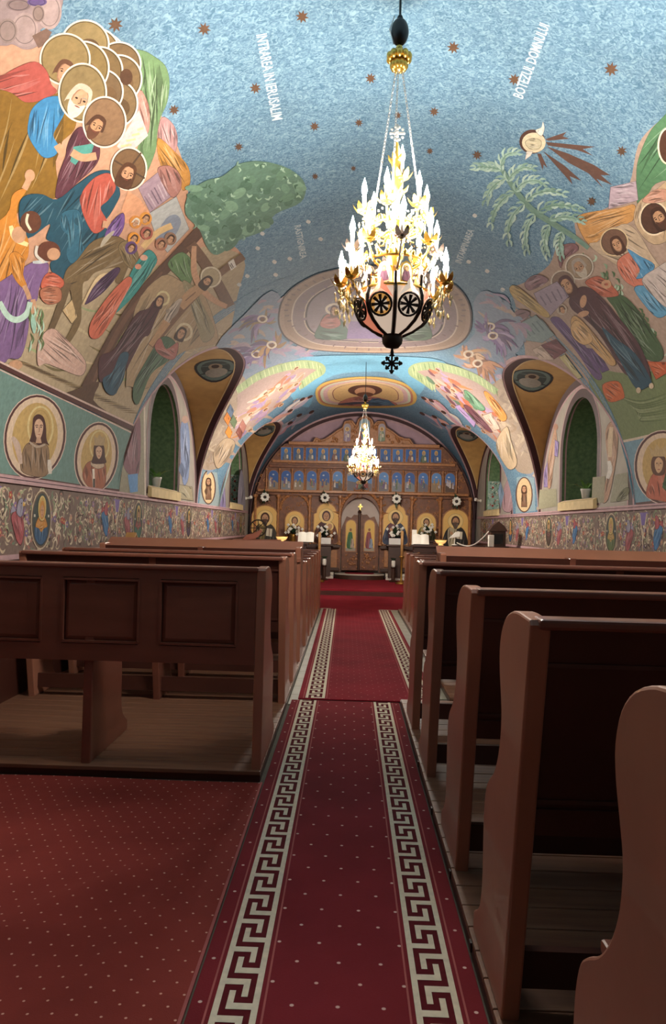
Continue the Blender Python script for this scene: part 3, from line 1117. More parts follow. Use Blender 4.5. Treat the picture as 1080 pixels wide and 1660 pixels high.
# the donkey
V.z(0, 420, 4.5)
V.robe([(490, 60), (560, 0), (680, -140), (860, -170), (980, -60), (960, 0), (930, 60), (880, 170), (840, 160), (860, 60), (700, 90), (640, 150), (600, 180), (590, 330), (530, 330), (500, 210), (440, 240), (460, 130)], '#6d5a3e', 9, 12)
V.line([(490, 170), (440, 330), (390, 460), (345, 570), (330, 650)], 60, '#62503a', -.45)
V.line([(555, 200), (560, 340), (560, 450), (510, 560), (470, 620)], 66, '#6d5a3e', -.45)
V.ell(330, 660, 26, 38, '#2d1f18', -.3); V.ell(460, 625, 24, 36, '#2d1f18', .4)
V.robe([(860, -100), (930, -140), (1000, -60), (1010, 40), (960, 70), (900, 20)], '#7a6748', 4, 9)
V.line([(830, -210), (770, -150), (730, -90)], 36, '#a39a8a', .8)
V.line([(600, 330), (660, 220), (720, 130), (790, 100)], 30, '#cbb38d', .6)
V.robe([(700, 170), (840, 60), (870, 90), (760, 230), (640, 320), (620, 310)], '#4c3550', 5, 9)
V.flush('painted_donkey', ceiling, 'painted brown donkey')

# crowd before the gate
V.z(0, 220, 3.375)
for (x, y, c, hc) in ((740, 470, '#c07f3a', '#c9bfb0'), (795, 450, '#c8893e', '#5a3a28'), (730, 560, '#cf8a34', '#4a3022'), (800, 530, '#a0584a', '#4a3022'), (880, 590, '#9c6a54', '#4a3022'), (930, 560, '#8a6a56', '#3d2a20'), (715, 610, '#5a4070', '#4a3022')):
    V.ell(x, y, 34, 36, c)
    V.face(x, y + 4, 24, .5, hc, SK, None, .2, False)
V.flush('painted_crowd', ceiling)
V.z(160, 330, 4.154)
V.robe([(205, 480), (260, 380), (335, 305), (392, 375), (330, 480), (240, 610), (130, 720), (95, 730), (150, 600), (200, 540)], '#3c8783', 7, 9)
V.ell(300, 360, 26, 20, '#c99a86'); V.ell(262, 420, 22, 18, '#c98a72')
V.robe([(-60, 800), (60, 620), (185, 492), (222, 520), (160, 640), (20, 880), (-60, 900)], '#c0664f', 7, 9)
V.flush('painted_figure', ceiling, 'painted figure in teal and coral')

# child in orange, child in purple
V.z(0, 220, 3.375)
V.robe([(30, 430), (65, 320), (120, 285), (140, 300), (95, 370), (95, 470), (150, 560), (150, 660), (112, 720), (140, 800), (120, 850), (40, 830), (0, 900), (-150, 900), (-160, 600)], '#bd7c32', 11, 9, 1.9)
V.line([(130, 290), (150, 250), (165, 200)], 34, SK); V.ell(160, 215, 28, 34, SK)
V.line([(55, 490), (80, 560), (150, 595)], 30, '#d9c88f', .3)
V.ell(100, 540, 40, 46, SK)
V.ell(165, 470, 58, 62, '#5a3626'); V.line([(150, 425), (142, 470), (165, 515)], 14, '#d3c6ac')
V.flush('painted_figure', ceiling, 'painted child in orange reaching up')
V.z(0, 420, 4.5)
V.robe([(-190, 300), (-60, 200), (60, 120), (160, 60), (260, 10), (350, 30), (335, 120), (285, 200), (265, 300), (205, 340), (205, 500), (150, 710), (60, 725), (30, 755), (-60, 745), (-190, 690)], '#765a84', 14, 12, 1.8)
V.robe([(60, -20), (110, -60), (175, 0), (165, 110), (195, 200), (155, 205), (90, 120)], '#bd7c32', 4, 10)
V.line([(170, 190), (195, 240), (210, 290)], 34, SK); V.line([(235, 290), (240, 340), (240, 390)], 36, SK)
V.line([(-10, 310), (50, 410), (120, 440), (190, 395), (215, 310)], 46, '#afc9bc', .2)
V.line([(230, 400), (240, 470), (245, 540)], 40, '#93b8a8', .8)
V.line([(235, 20), (290, 18), (350, 10)], 26, '#b9bfc0', .4)
V.ell(110, 770, 50, 36, SK)
V.flush('painted_figure', ceiling, 'painted child in purple gathering palms')
V.z(0, 220, 3.375)
V.ell(265, 630, 62, 56, '#5c3426'); V.ell(290, 645, 36, 34, SK)
V.line([(200, 600), (195, 650), (240, 690)], 16, '#c8c0b4')
V.z(0, 420, 4.5)
V.robe([(310, 130), (370, 90), (460, 150), (440, 210), (300, 215)], '#b55c46', 4, 10)
V.robe([(300, 210), (430, 205), (440, 300), (350, 330), (290, 280)], '#a4684f', 4, 10)
V.robe([(270, 770), (275, 600), (370, 500), (480, 580), (620, 740), (590, 850), (440, 800), (330, 760)], '#c2a092', 10, 10)
V.robe([(450, 370), (520, 290), (560, 420), (520, 470)], '#c0a67c', 2, 9)
for i in range(18):
    x, y = R.uniform(190, 300), R.uniform(420, 700)
    V.line([(x, y), (x + 14, y - 40), (x + R.uniform(-10, 30), y - 90)], 12, R.choice(['#64784e', '#8fa987', '#a9c4b0', '#566a44']), .9)
V.flush('painted_cloths', ceiling)

# tree trunk and leafy crown
V.z(0, 0, 1)
V.line([(330, 366), (290, 410), (235, 470), (190, 535), (160, 590), (138, 630)], 18, '#573d30', 0)
V.line([(262, 440), (205, 512), (172, 570), (150, 618)], 8, '#6b4c3c', 0.6)
V.poly(smooth([(95, 642), (125, 630), (160, 618), (150, 648), (175, 670), (130, 656)], True, 3), '#523a2c')
V.flush('painted_trunk', ceiling)
cr = smooth([(300, 345), (306, 312), (332, 292), (360, 284), (388, 264), (425, 260), (468, 272), (494, 296), (488, 326), (446, 346), (428, 372), (388, 388), (352, 412), (334, 398), (322, 370)], True, 4)
V.poly(cr, '#5f7f6d')
for i in range(70):
    x, y = R.uniform(302, 490), R.uniform(264, 408)
    if inside((x, y), cr):
        V.ell(x, y, R.uniform(6, 15), R.uniform(5, 10), R.choice(['#557562', '#6c8f78', '#64866f', '#4f6f5c', '#76987f']), R.uniform(-1, 1), 12)
for i in range(150):
    x, y = R.uniform(298, 494), R.uniform(260, 412)
    if inside((x, y), cr):
        a = R.uniform(0, 6.28); l = R.uniform(3, 7)
        V.line([(x, y), (x + l * math.cos(a), y + l * math.sin(a)), (x + l * 1.5 * math.cos(a + .7), y + l * 1.5 * math.sin(a + .7))], R.uniform(2, 4.5), R.choice(['#44634f', '#8fae94', '#9dbba4', '#557562', '#7f9f8e', '#86a68f']), .8, 2)
V.flush('painted_tree', ceiling, 'painted leafy green tree')

# crucifixion scene
V.z(160, 330, 4.154)
V.robe([(460, 400), (560, 320), (640, 420), (600, 560), (540, 500)], '#5d7a50', 4, 9)
V.robe([(240, 700), (420, 480), (560, 520), (700, 600), (780, 800), (800, 930), (700, 960), (560, 1000), (400, 1120), (330, 1240), (200, 1230), (180, 1180)], '#a38b6c', 12, 10)
V.robe([(560, 520), (640, 560), (700, 680), (780, 860), (700, 930), (640, 760)], '#8f8466', 5, 9)
V.line([(975, 350), (820, 460), (640, 620), (480, 800), (350, 960)], 46, '#72543f')
V.line([(615, 270), (700, 380), (800, 540), (880, 690)], 74, '#6c503e')
V.poly([(868, 390), (905, 365), (925, 420), (888, 446)], '#cfc9c0'); V.line([(888, 395), (905, 425)], 6, '#4a4038'); V.line([(880, 405), (897, 432)], 6, '#4a4038')
V.line([(640, 280), (636, 380), (645, 480), (700, 580), (780, 650), (860, 690)], 44, SK, .3)
V.line([(690, 560), (620, 610), (545, 690)], 78, '#b08b68', .2); V.line([(650, 590), (580, 650)], 8, '#7a5a42')
V.robe([(560, 640), (520, 720), (450, 830), (430, 790), (470, 700), (530, 640)], '#b8a796', 4, 9)
V.line([(455, 790), (410, 860), (345, 950)], 56, '#b08b68', -.4)
V.halo(752, 490, 66, 66, '#a59578', '#cbbfa6', 12)
V.face(722, 525, 42, 0.75, '#3c281e', SK, '#3c281e', 0)
V.flush('painted_figure', ceiling, 'painted figure on the cross')
V.robe([(250, 735), (330, 700), (365, 650), (420, 640), (410, 700), (372, 790), (335, 880), (292, 905), (215, 1050), (160, 1140), (70, 1150), (0, 1200), (0, 1030), (90, 985), (165, 870)], '#4c2d33', 10, 10)
V.robe([(140, 1010), (195, 1000), (182, 1080), (112, 1275), (45, 1268), (20, 1180), (85, 1130)], '#2b4d60', 4, 10)
V.ring(428, 632, 40, 44, 14, '#c8b98e'); V.face(402, 655, 36, .35, '#3b2226', SK, None, .3)
V.flush('painted_figure', ceiling, 'painted mourning woman in dark brown')
V.robe([(370, 960), (430, 890), (500, 915), (530, 1000), (445, 1070), (345, 1150), (265, 1345), (225, 1310), (235, 1200), (300, 1080)], '#435f46', 9, 10)
V.robe([(370, 955), (410, 900), (450, 975), (530, 930), (520, 1020), (480, 1050), (400, 1010)], '#a2635b', 4, 9)
V.ring(572, 860, 50, 54, 16, '#cdbf9e'); V.face(550, 872, 40, .45, '#3b281e', SK, None, .2)
V.flush('painted_figure', ceiling, 'painted mourner in green')

# ---- right scene
V.z(0, 0, 1)
V.poly(smooth([(1400, 120), (1200, 165), (1110, 185), (1080, 192), (1062, 202), (1035, 235), (1020, 300), (988, 335), (936, 355), (934, 380), (930, 400), (905, 396), (890, 430), (850, 458), (828, 468), (836, 495), (834, 520), (850, 556),
               (860, 620), (930, 680), (960, 720), (992, 740), (1012, 716), (1110, 690), (1400, 610)], True, 4), '#a08a7c')
V.poly(smooth([(960, 600), (1022, 606), (1110, 590), (1400, 520), (1400, 612), (1110, 692), (1012, 716), (985, 720), (960, 660)], True, 3), '#6d7a52')
for i in range(12):
    V.line([(1000 + i * 4, 640 + i * 3), (1040, 650 + i * 3), (1085, 636 + i * 4)], 2, R.choice(['#85906a', '#56643f']), 1)
V.flush('painted_ground', ceiling, 'painted green and tan ground below the right scene')
V.z(820, 180, 4.154)
V.robe([(880, 430), (895, 320), (955, 170), (1030, 70), (1200, -60), (1500, -20), (1500, 420), (1060, 470), (960, 560), (890, 640)], '#4f7756', 11, 12, -.9)
V.robe([(705, 510), (880, 470), (895, 600), (690, 660)], '#ab98a2', 8, 9, 0)
V.robe([(478, 750), (520, 690), (760, 652), (872, 630), (855, 740), (700, 790), (640, 860), (560, 900)], '#be8c54', 10, 10)
V.robe([(560, 900), (650, 870), (780, 760), (880, 800), (980, 960), (1060, 1100), (840, 1080), (720, 1020)], '#b5a088', 6, 9)
V.robe([(890, 620), (1000, 540), (1150, 450), (1150, 800), (1000, 900), (870, 760)], '#b0977a', 6, 9)
V.halo(1095, 235, 66, 120, '#4a3024', '#ded0b8', 12)
V.halo(1000, 722, 94, 110, '#4a3126', '#d8c6a8', 11)
V.face(1040, 720, 66, -.5, '#3a241b', '#b08868', '#4a3024', -.4)
V.robe([(920, 600), (1000, 530), (1090, 530), (1090, 600), (980, 620)], '#b98a76', 3, 9)
V.flush('painted_hills', ceiling)
V.halo(732, 880, 92, 92, '#6d5040', '#cdb690', 9)
V.face(752, 898, 52, -.45, '#4a2f24', '#bb906f', None, -.2)
V.z(820, 400, 4.154)
V.robe([(755, 90), (850, 35), (905, 150), (880, 190), (945, 235), (925, 285), (830, 250), (770, 180)], '#c0735e', 6, 9)
V.robe([(820, 15), (905, 60), (1005, 120), (965, 190), (880, 215), (905, 150)], '#4f88b0', 5, 9)
V.robe([(865, 285), (960, 268), (1090, 400), (1075, 465), (1000, 462)], '#5a92b4', 5, 9)
V.robe([(918, 225), (1000, 150), (1150, 90), (1250, 300), (1120, 420), (1000, 335)], '#b6a9a3', 8, 9)
V.flush('painted_figure', ceiling, 'painted angel in coral and blue')
for i in range(70):
    t = R.uniform(0, 1)
    x = 560 + 520 * t + R.uniform(-45, 45); y = 20 + 690 * t + R.uniform(-35, 35)
    a = R.uniform(.4, 1.9)
    V.line([(x, y), (x + 24 * math.cos(a), y + 24 * math.sin(a)), (x + 44 * math.cos(a + .5), y + 44 * math.sin(a + .5))], 15, R.choice(['#57704f', '#7d9a7e', '#a9bda6', '#46603f']), .9, 2)
V.flush('painted_leaves', ceiling)
V.robe([(680, 330), (790, 325), (900, 430), (1000, 580), (1062, 690), (1050, 765), (950, 755), (860, 640), (745, 430)], '#42593b', 10, 10)
V.robe([(535, 235), (620, 195), (700, 240), (765, 315), (735, 335), (660, 335), (600, 295)], '#ad604b', 5, 9)
V.ring(680, 250, 24, 20, 20, SK)
V.halo(498, 132, 92, 84, '#8c7a66', '#bfb5a8', 10)
V.face(500, 140, 58, -.5, '#9a9086', '#a88468', '#b0a698', -.2, False)
V.robe([(955, 770), (1090, 775), (1090, 850), (1015, 895)], '#b5552f', 4, 9)
V.flush('painted_figure', ceiling, 'painted old man in green and red')
V.robe([(430, 350), (500, 270), (580, 280), (660, 350), (770, 480), (880, 620), (955, 770), (985, 905), (960, 945), (880, 880), (800, 850), (700, 690), (620, 570), (530, 480), (450, 420)], '#4d2f35', 12, 10)
V.robe([(648, 540), (750, 620), (880, 720), (985, 900), (962, 942), (880, 952), (770, 760)], '#26485a', 6, 10)
V.halo(388, 230, 78, 72, '#7a6558', '#b8ab9c', 10)
V.face(415, 258, 60, -.5, '#4a2c2e', '#b48c6c', None, -.3)
V.ell(525, 365, 22, 44, SK, .2); V.ell(525, 450, 40, 20, SK, -.3)
V.ell(985, 935, 16, 20, '#c9b79a'); V.ell(898, 965, 16, 20, '#c9b79a')
V.flush('painted_figure', ceiling, 'painted woman in dark mantle over blue')
V.robe([(300, 490), (360, 475), (450, 570), (560, 700), (650, 870), (600, 885), (480, 710), (380, 590)], '#604874', 6, 9)
V.robe([(540, 680), (620, 690), (700, 830), (650, 850)], '#5a4270', 3, 8)
V.robe([(440, 500), (470, 460), (540, 520), (640, 640), (745, 770), (712, 800), (620, 720), (560, 655), (470, 620)], '#bd9868', 6, 9)
V.robe([(440, 540), (480, 490), (560, 560), (590, 630), (530, 660), (460, 610)], '#c8a374', 4, 9)
V.robe([(650, 930), (760, 905), (802, 1000), (780, 1030), (692, 1042)], '#bf5e2c', 5, 9)
V.ell(380, 420, 36, 36, '#b0a090'); V.face(384, 424, 26, -.4, '#4a3022', SK, None, 0, False)
V.flush('painted_figure', ceiling, 'painted child carried in tan and purple')
V.robe([(190, 310), (350, 228), (430, 330), (300, 465), (240, 420)], '#968896', 0, sm=False)
for i in range(5):
    V.line([(235 + i * 38, 330 - i * 16), (275 + i * 36, 390 - i * 14)], 10, '#746878')
V.robe([(128, 250), (160, 205), (210, 185), (265, 198), (285, 232), (165, 292)], '#866870', 3, 9)
V.robe([(28, 270), (85, 268), (290, 440), (262, 472), (100, 372), (40, 320)], '#b0965f', 5, 8)
V.robe([(52, 460), (90, 420), (150, 428), (165, 455), (90, 520)], '#785c62', 2, 8)
V.robe([(80, 520), (205, 455), (335, 590), (250, 645), (110, 625)], '#7b8e90', 0, sm=False)
for i in range(5):
    V.line([(120 + i * 30, 540 - i * 14), (170 + i * 30, 600 - i * 14)], 9, '#5c6e74')
V.robe([(240, 660), (340, 618), (415, 700), (330, 755)], '#6a343c', 3, 8)
V.robe([(180, 690), (240, 660), (330, 760), (230, 760)], '#b5a090', 3, 8)
V.robe([(360, 740), (400, 720), (520, 880), (490, 890)], '#b0a67a', 2, 8)
V.robe([(350, 20), (400, -20), (470, -25), (490, 20), (400, 80), (370, 140)], '#7d5a5e', 3, 9)
V.flush('painted_town', ceiling)

# bird with rays, palm
V.z(820, 180, 4.154)
BR = '#5a4138'
for p in ([(265, 190), (410, 140), (385, 170), (430, 186), (290, 200)], [(270, 208), (605, 240), (520, 256), (592, 302), (480, 262), (285, 232)],
          [(275, 236), (420, 285), (590, 360), (706, 432), (640, 430), (722, 500), (612, 455), (662, 522), (560, 420), (420, 345)],
          [(250, 268), (400, 370), (512, 470), (432, 438), (452, 496), (395, 430)], [(212, 285), (238, 288), (282, 382), (256, 360), (250, 398)]):
    V.poly(p, BR)
V.ell(180, 205, 88, 82, '#4a3128')
V.ell(190, 212, 80, 68, '#cbbfa2')
V.robe([(200, 130), (240, 110), (252, 70), (262, 120), (240, 170)], '#cfcac0', 2, 6)
V.robe([(140, 270), (130, 330), (170, 300), (185, 270)], '#cfcac0', 2, 6)
V.robe([(130, 210), (180, 180), (240, 200), (230, 250), (170, 260)], '#b9b094', 4, 6)
V.flush('painted_bird', ceiling, 'painted white bird with dark rays')
V.line([(-30, 380), (60, 520), (180, 660), (330, 760), (470, 850), (560, 920)], 40, '#6d8c7e', .3)
def frond(x, y, a, l, bend, w=30):
    pts = [(x, y)]
    for i in range(1, 7):
        aa = a + bend * i / 6
        pts.append((pts[-1][0] + l / 6 * math.cos(aa), pts[-1][1] + l / 6 * math.sin(aa)))
    V.line(pts, w, R.choice(['#86a79a', '#7b9d90', '#93b2a6']), .9, 3)
    for k in range(0, 7):
        q = pts[k]
        aa = a + bend * k / 6
        for sgn in (-1, 1):
            b = aa + sgn * R.uniform(.5, .9)
            ll = R.uniform(.75, 1.15) * (1 - .06 * k)
            V.line([q, (q[0] + 40 * ll * math.cos(b), q[1] + 40 * ll * math.sin(b)), (q[0] + 78 * ll * math.cos(b - sgn * .4), q[1] + 78 * ll * math.sin(b - sgn * .4))], 17, R.choice(['#a3bfb2', '#7f9f90', '#8fae9f', '#b0c8bc', '#93b0a4', '#9ab8ac']), .85, 2)
    V.line(pts, 6, '#6c8c7c', .6, 3)
for (x, y, a, l, b) in ((-20, 400, -2.2, 190, 2.2), (20, 470, -1.4, 200, 1.5), (70, 540, -1.3, 220, 1.7), (140, 600, -.9, 260, 1.2), (220, 670, -.6, 280, .9), (300, 730, -.5, 220, .9),
                        (0, 450, 2.9, 200, -1.0), (60, 540, 2.8, 270, -1.0), (130, 620, 2.7, 280, -1.2), (200, 690, 2.4, 250, -1.0), (300, 760, 2.2, 200, -.9), (380, 810, 2.0, 150, -.7), (-30, 390, -2.8, 170, -.4)):
    frond(x, y, a, l, b)
V.flush('painted_palm', ceiling, 'painted pale green palm fronds')

# stars
for (x, y, r) in ((187, 40, 12.5), (331, 47, 11), (490, 27, 11), (414, 143, 9.5), (282, 178, 9), (510, 205, 8), (387, 238, 7.5), (601, 127, 9), (735, 77, 10.5), (834, 129, 10), (991, 112, 12), (704, 181, 8), (645, 187, 6.5),
                  (582, 199, 7), (774, 250, 8), (697, 245, 6), (573, 273, 5), (1008, 245, 9), (960, 325, 8), (511, 286, 6)):
    V.z(0, 0, 1)
    V.star(x, y, r * 1.05)
    V.flush('painted_star', ceiling)
for i, (x, y) in enumerate(((418, 403), (401, 448), (388, 462), (447, 446), (445, 425), (470, 420), (520, 388), (790, 440), (815, 470), (760, 425), (425, 378), (500, 360), (770, 350))):
    V.poly(smooth([(x - 4, y), (x - 1, y - 4), (x + 4, y - 1), (x + 1, y + 3)], True, 2), '#c2c4c0')
V.flush('painted_flecks', ceiling)

# painted captions
def caption(txt, p0, p1, hgt, col, name='painted_caption'):
    cu = bpy.data.curves.new('caption', 'FONT')
    cu.body = txt
    cu.resolution_u = 2
    cu.offset = 0.02
    ob = bpy.data.objects.new('caption', cu)
    COL.objects.link(ob)
    dg = bpy.context.evaluated_depsgraph_get()
    me = bpy.data.meshes.new_from_object(ob.evaluated_get(dg))
    bpy.data.objects.remove(ob)
    xs = [v.co.x for v in me.vertices]; ys = [v.co.y for v in me.vertices]
    x0, x1, y0, y1 = min(xs), max(xs), min(ys), max(ys)
    dx, dy = p1[0] - p0[0], p1[1] - p0[1]
    l = math.hypot(dx, dy)
    ux, uy = dx / l, dy / l
    nx, ny = uy, -ux
    vs = []
    for v in me.vertices:
        a = (v.co.x - x0) / (x1 - x0) * l
        b = (v.co.y - y0) / (y1 - y0) * hgt
        vs.append((p0[0] + ux * a + nx * b, p0[1] + uy * a + ny * b))
    V._emit(vs, [tuple(p.vertices) for p in me.polygons], col)
    bpy.data.meshes.remove(me)
    V.flush(name, ceiling, 'white painted lettering')
# letters run along the vault; heights across the strip
caption('INTRAREA IN IERUSALIM', (415, 57), (441, 196), 18, '#b4c3ca')
caption('BOTEZUL DOMNULUI', (848, 161), (892, 42), 18, '#b4c3ca')
caption('RASTIGNIREA', (477, 366), (487, 420), 11, '#b4c2c8')
caption('INTAMPINAREA', (748, 428), (769, 374), 11, '#b4c2c8')

# ---- panels with oval portraits low on the vault
V.z(0, 0, 1)
V.poly([(-330, 438), (-20, 588), (60, 627), (130, 660), (212, 699), (200, 740), (192, 796), (100, 786), (-20, 769), (-330, 724)], '#68857f')
V.line([(-330, 432), (-20, 582), (60, 621), (130, 654), (214, 694)], 8, '#4c2a28', 0, 3)
V.line([(-330, 427), (-20, 577), (60, 616), (130, 649), (216, 689)], 3, '#c4aba0', 0, 3)
V.line([(-330, 440), (-20, 590), (60, 628), (130, 661), (212, 701)], 2, '#c4aba0', 0, 3)
V.line([(-330, 722), (-20, 767), (60, 777), (130, 788), (194, 796)], 5, '#4c2a28', 0, 3)
V.line([(194, 796), (200, 745), (214, 698)], 3, '#5a4240', 0, 3)
V.flush('painted_panel', ceiling)
def oval(cx, cy, rx, ry, rot=0.0):
    V.ell(cx, cy, rx + 5, ry + 5, '#c9b3a6', rot, 30)
    V.ell(cx, cy, rx + 3.5, ry + 3.5, '#4c2a28', rot, 30)
    V.ell(cx, cy, rx, ry, '#cbb49c', rot, 30)
    V.ell(cx, cy, rx * .8, ry * .86, '#b5975f', rot, 30)
oval(55, 708, 46, 65, .12)
V.ring(64, 692, 20, 33, 3, '#c8b684'); V.ring(64, 692, 15, 27, 2, '#a58a54')
V.robe([(32, 762), (36, 728), (48, 716), (70, 718), (78, 730), (76, 768), (56, 773)], '#846a52', 7, 2.5, 1.5)
V.poly(smooth([(52, 678), (60, 671), (69, 676), (73, 692), (74, 712), (78, 722), (70, 718), (62, 722), (52, 716), (45, 720), (50, 700)], True, 4), '#44241f')
V.poly(smooth([(54, 690), (57, 681), (63, 679), (68, 686), (68, 697), (65, 708), (61, 712), (56, 706)], True, 3), '#c6a288')
V.poly([(58, 708), (64, 709), (66, 718), (56, 718)], '#b8947a')
V.line([(55.5, 690), (58.5, 688.5), (60, 690)], 1.3, '#44241f'); V.line([(63, 690), (65, 688.5), (67.5, 690)], 1.3, '#44241f')
V.ell(58, 692, 1.5, 1.0, '#20140f', 0, 8); V.ell(65, 692, 1.5, 1.0, '#20140f', 0, 8)
V.line([(61.5, 691), (62.4, 698), (61, 700)], 1.0, '#8a6450'); V.line([(59.5, 704), (63.5, 704)], 1.5, '#8c4a40', .4)
V.line([(46, 716), (58, 724), (72, 720)], 4, '#a89684', .4)
V.line([(18, 708), (26, 722), (32, 752)], 10, '#b9a294', .5); V.line([(78, 745), (80, 768)], 7, '#cfc4b8', .3)
V.flush('painted_portrait', ceiling, 'oval portrait of a haloed woman in brown')
oval(155, 741, 31, 53, .12)
V.ring(160, 722, 15, 24, 2.5, '#c8b684')
V.robe([(132, 770), (138, 752), (150, 746), (166, 748), (171, 760), (168, 790), (150, 793), (138, 785)], '#9a5a40', 6, 2.2, 1.5)
V.robe([(145, 752), (152, 742), (164, 744), (168, 756), (156, 760)], '#bba48c', 2, 1.5)
V.poly(smooth([(151, 722), (159, 718), (167, 722), (169, 740), (171, 750), (158, 752), (147, 750), (150, 738)], True, 3), '#44241f')
V.poly(smooth([(154, 728), (159, 723), (164, 728), (163, 738), (159, 744), (155, 738)], True, 3), '#c6a288')
V.ell(156.8, 731, 1.1, .8, '#20140f', 0, 7); V.ell(161.4, 731, 1.1, .8, '#20140f', 0, 7); V.line([(159, 731), (159.5, 735)], .8, '#8a6450'); V.line([(157.6, 739), (160.6, 739)], 1.1, '#8c4a40')
V.poly([(152, 722), (151, 706), (156, 710), (160, 704), (165, 709), (169, 707), (168, 722)], '#a8906c')
V.line([(150, 760), (151, 790)], 3.5, '#e0d6c6'); V.line([(151, 776), (151, 790)], 3, '#2a201c')
V.flush('painted_portrait', ceiling, 'oval portrait of a crowned woman in red')
V.poly([(1010, 719), (1045, 712), (1110, 698), (1400, 618), (1400, 780), (1110, 812), (1025, 818), (1018, 770)], '#6d8e9e')
V.line([(1008, 716), (1045, 708), (1110, 692), (1400, 612)], 4, '#c4b4a0', 0, 3)
V.line([(1022, 818), (1400, 776)], 4, '#5a4240', 0, 3)
oval(1077, 758, 44, 56, -.1)
V.robe([(1048, 804), (1054, 776), (1064, 764), (1076, 758), (1092, 770), (1096, 812), (1070, 812)], '#b0624c', 6, 2.5, 1.3)
V.robe([(1074, 790), (1080, 764), (1096, 770), (1096, 812)], '#3f5c3c', 3, 2.5)
V.poly(smooth([(1058, 742), (1068, 737), (1079, 742), (1080, 760), (1076, 770), (1062, 770), (1056, 758)], True, 3), '#5a3a2a')
V.poly(smooth([(1062, 748), (1068, 741), (1075, 748), (1074, 760), (1068, 767), (1063, 760)], True, 3), '#c6a07c')
V.ell(1065.5, 751, 1.3, .9, '#20140f', 0, 7); V.ell(1071.5, 751, 1.3, .9, '#20140f', 0, 7); V.line([(1068.5, 751), (1069, 756)], .9, '#8a6450'); V.line([(1066.5, 761), (1070.5, 761)], 1.3, '#8c4a40')
V.poly([(1056, 740), (1053, 724), (1060, 731), (1065, 720), (1072, 729), (1080, 722), (1080, 740)], '#b39a70')
V.flush('painted_portrait', ceiling, 'oval portrait of a crowned saint in coral and green')
for sx, cx, cy, rx, ry in ((-1, 338, 790, 10, 26), (1, 850, 802, 12, 27)):
    if sx < 0: V.poly([(322, 822), (330, 764), (352, 766), (358, 826)], '#8fa0a2')
    else: V.poly([(868, 828), (866, 770), (838, 774), (836, 832)], '#88a0aa')
    V.ell(cx, cy, rx + 2, ry + 2, '#5a4038'); V.ell(cx, cy, rx, ry, '#cdb48c')
    V.robe([(cx - 5, cy + 20), (cx - 4, cy - 4), (cx + 4, cy - 4), (cx + 5, cy + 20)], '#7a5a44', 3, 1.2, 1.5)
    V.face(cx, cy - 9, 5.5, 0, '#4a3022', SK, None, 0)
    V.flush('painted_portrait', ceiling)

# ---- far vault: medallions, seraphs and processions
V.z(0, 0, 1)
for pg, sd in (([(350, 560), (395, 510), (440, 470), (462, 500), (455, 545), (500, 575), (470, 600), (430, 660), (380, 720), (335, 770), (352, 700), (378, 620), (388, 575)], -1),
               ([(850, 556), (830, 500), (790, 470), (768, 490), (770, 540), (735, 575), (760, 610), (790, 680), (830, 740), (866, 775), (855, 690), (826, 620), (816, 590)], 1)):
    pg = smooth(pg, True, 3)
    V.poly(pg, '#7f8ea2')
    for i in range(260):
        x, y = R.uniform(330, 505) if sd < 0 else R.uniform(730, 870), R.uniform(460, 780)
        if not inside((x, y), pg): continue
        a = R.uniform(-.9, .3) if sd < 0 else R.uniform(-2.2, -1.0) + 1.8
        l = R.uniform(8, 20)
        if y < 640: pal = ['#9a8a9a', '#8f8098', '#a0909c', '#7d8ca0', '#a8988f', '#76889e', '#94869e']
        else: pal = ['#b0a090', '#a89488', '#b8a898', '#a08c80', '#c0ac98', '#9a8c8a']
        V.line([(x, y), (x + l * math.cos(a), y + l * math.sin(a)), (x + 1.7 * l * math.cos(a + .25), y + 1.7 * l * math.sin(a + .25))], R.uniform(4, 9), R.choice(pal), .7, 2)
for pg in ([(326, 758), (340, 718), (360, 662), (384, 606), (404, 632), (396, 690), (372, 732), (354, 758)], [(866, 764), (858, 722), (840, 662), (819, 612), (784, 646), (800, 700), (828, 738), (840, 764)]):
    pg = smooth(pg, True, 4)
    V.poly(pg, '#9c8c7c')
    for i in range(90):
        x, y = R.uniform(320, 405) if pg[0][0] < 500 else R.uniform(784, 872), R.uniform(605, 745)
        if inside((x, y), pg):
            V.line([(x, y), (x + R.uniform(-8, 8), y + 9), (x + R.uniform(-12, 12), y + 17)], R.uniform(3, 7), R.choice(['#a89886', '#94826f', '#b0a08c', '#8c7e72', '#9a8c80']), .7, 2)
V.poly(smooth([(470, 585), (560, 575), (650, 577), (720, 585), (735, 620), (700, 600), (680, 640), (640, 606), (590, 602), (540, 608), (512, 630), (500, 660), (470, 640)], True, 3), '#689ab4')
V.flush('painted_sky', ceiling)
def nest(pts, cols):
    cx = sum(p[0] for p in pts) / len(pts); cy = sum(p[1] for p in pts) / len(pts)
    for k, c in cols:
        V.poly(smooth([(cx + (p[0] - cx) * k, cy + (p[1] - cy) * k) for p in pts], True, 5), c)
med = [(450, 512), (458, 482), (484, 458), (530, 438), (604, 429), (685, 438), (735, 458), (760, 486), (766, 520), (758, 546), (735, 562), (690, 570), (606, 572), (510, 567), (470, 552), (454, 535)]
nest(med, [(1.0, '#352429'), (.982, '#9c8574'), (.935, '#8f7868'), (.86, '#b9a898'), (.845, '#7d6a6c'), (.73, '#b9a898'), (.715, '#352429'), (.695, '#85777e'), (.5, '#8b8089')])
for i in range(46):
    a = 2 * PI * i / 46
    x, y = 608 + 148 * math.cos(a), 502 + 66 * math.sin(a)
    V.line([(x, y), (x - 7 * math.cos(a), y - 4 * math.sin(a))], 2.2, '#6e5a58')
    if i % 2: V.line([(608 + 122 * math.cos(a), 502 + 54 * math.sin(a)), (608 + 114 * math.cos(a), 502 + 50 * math.sin(a))], 4, '#7a6670')
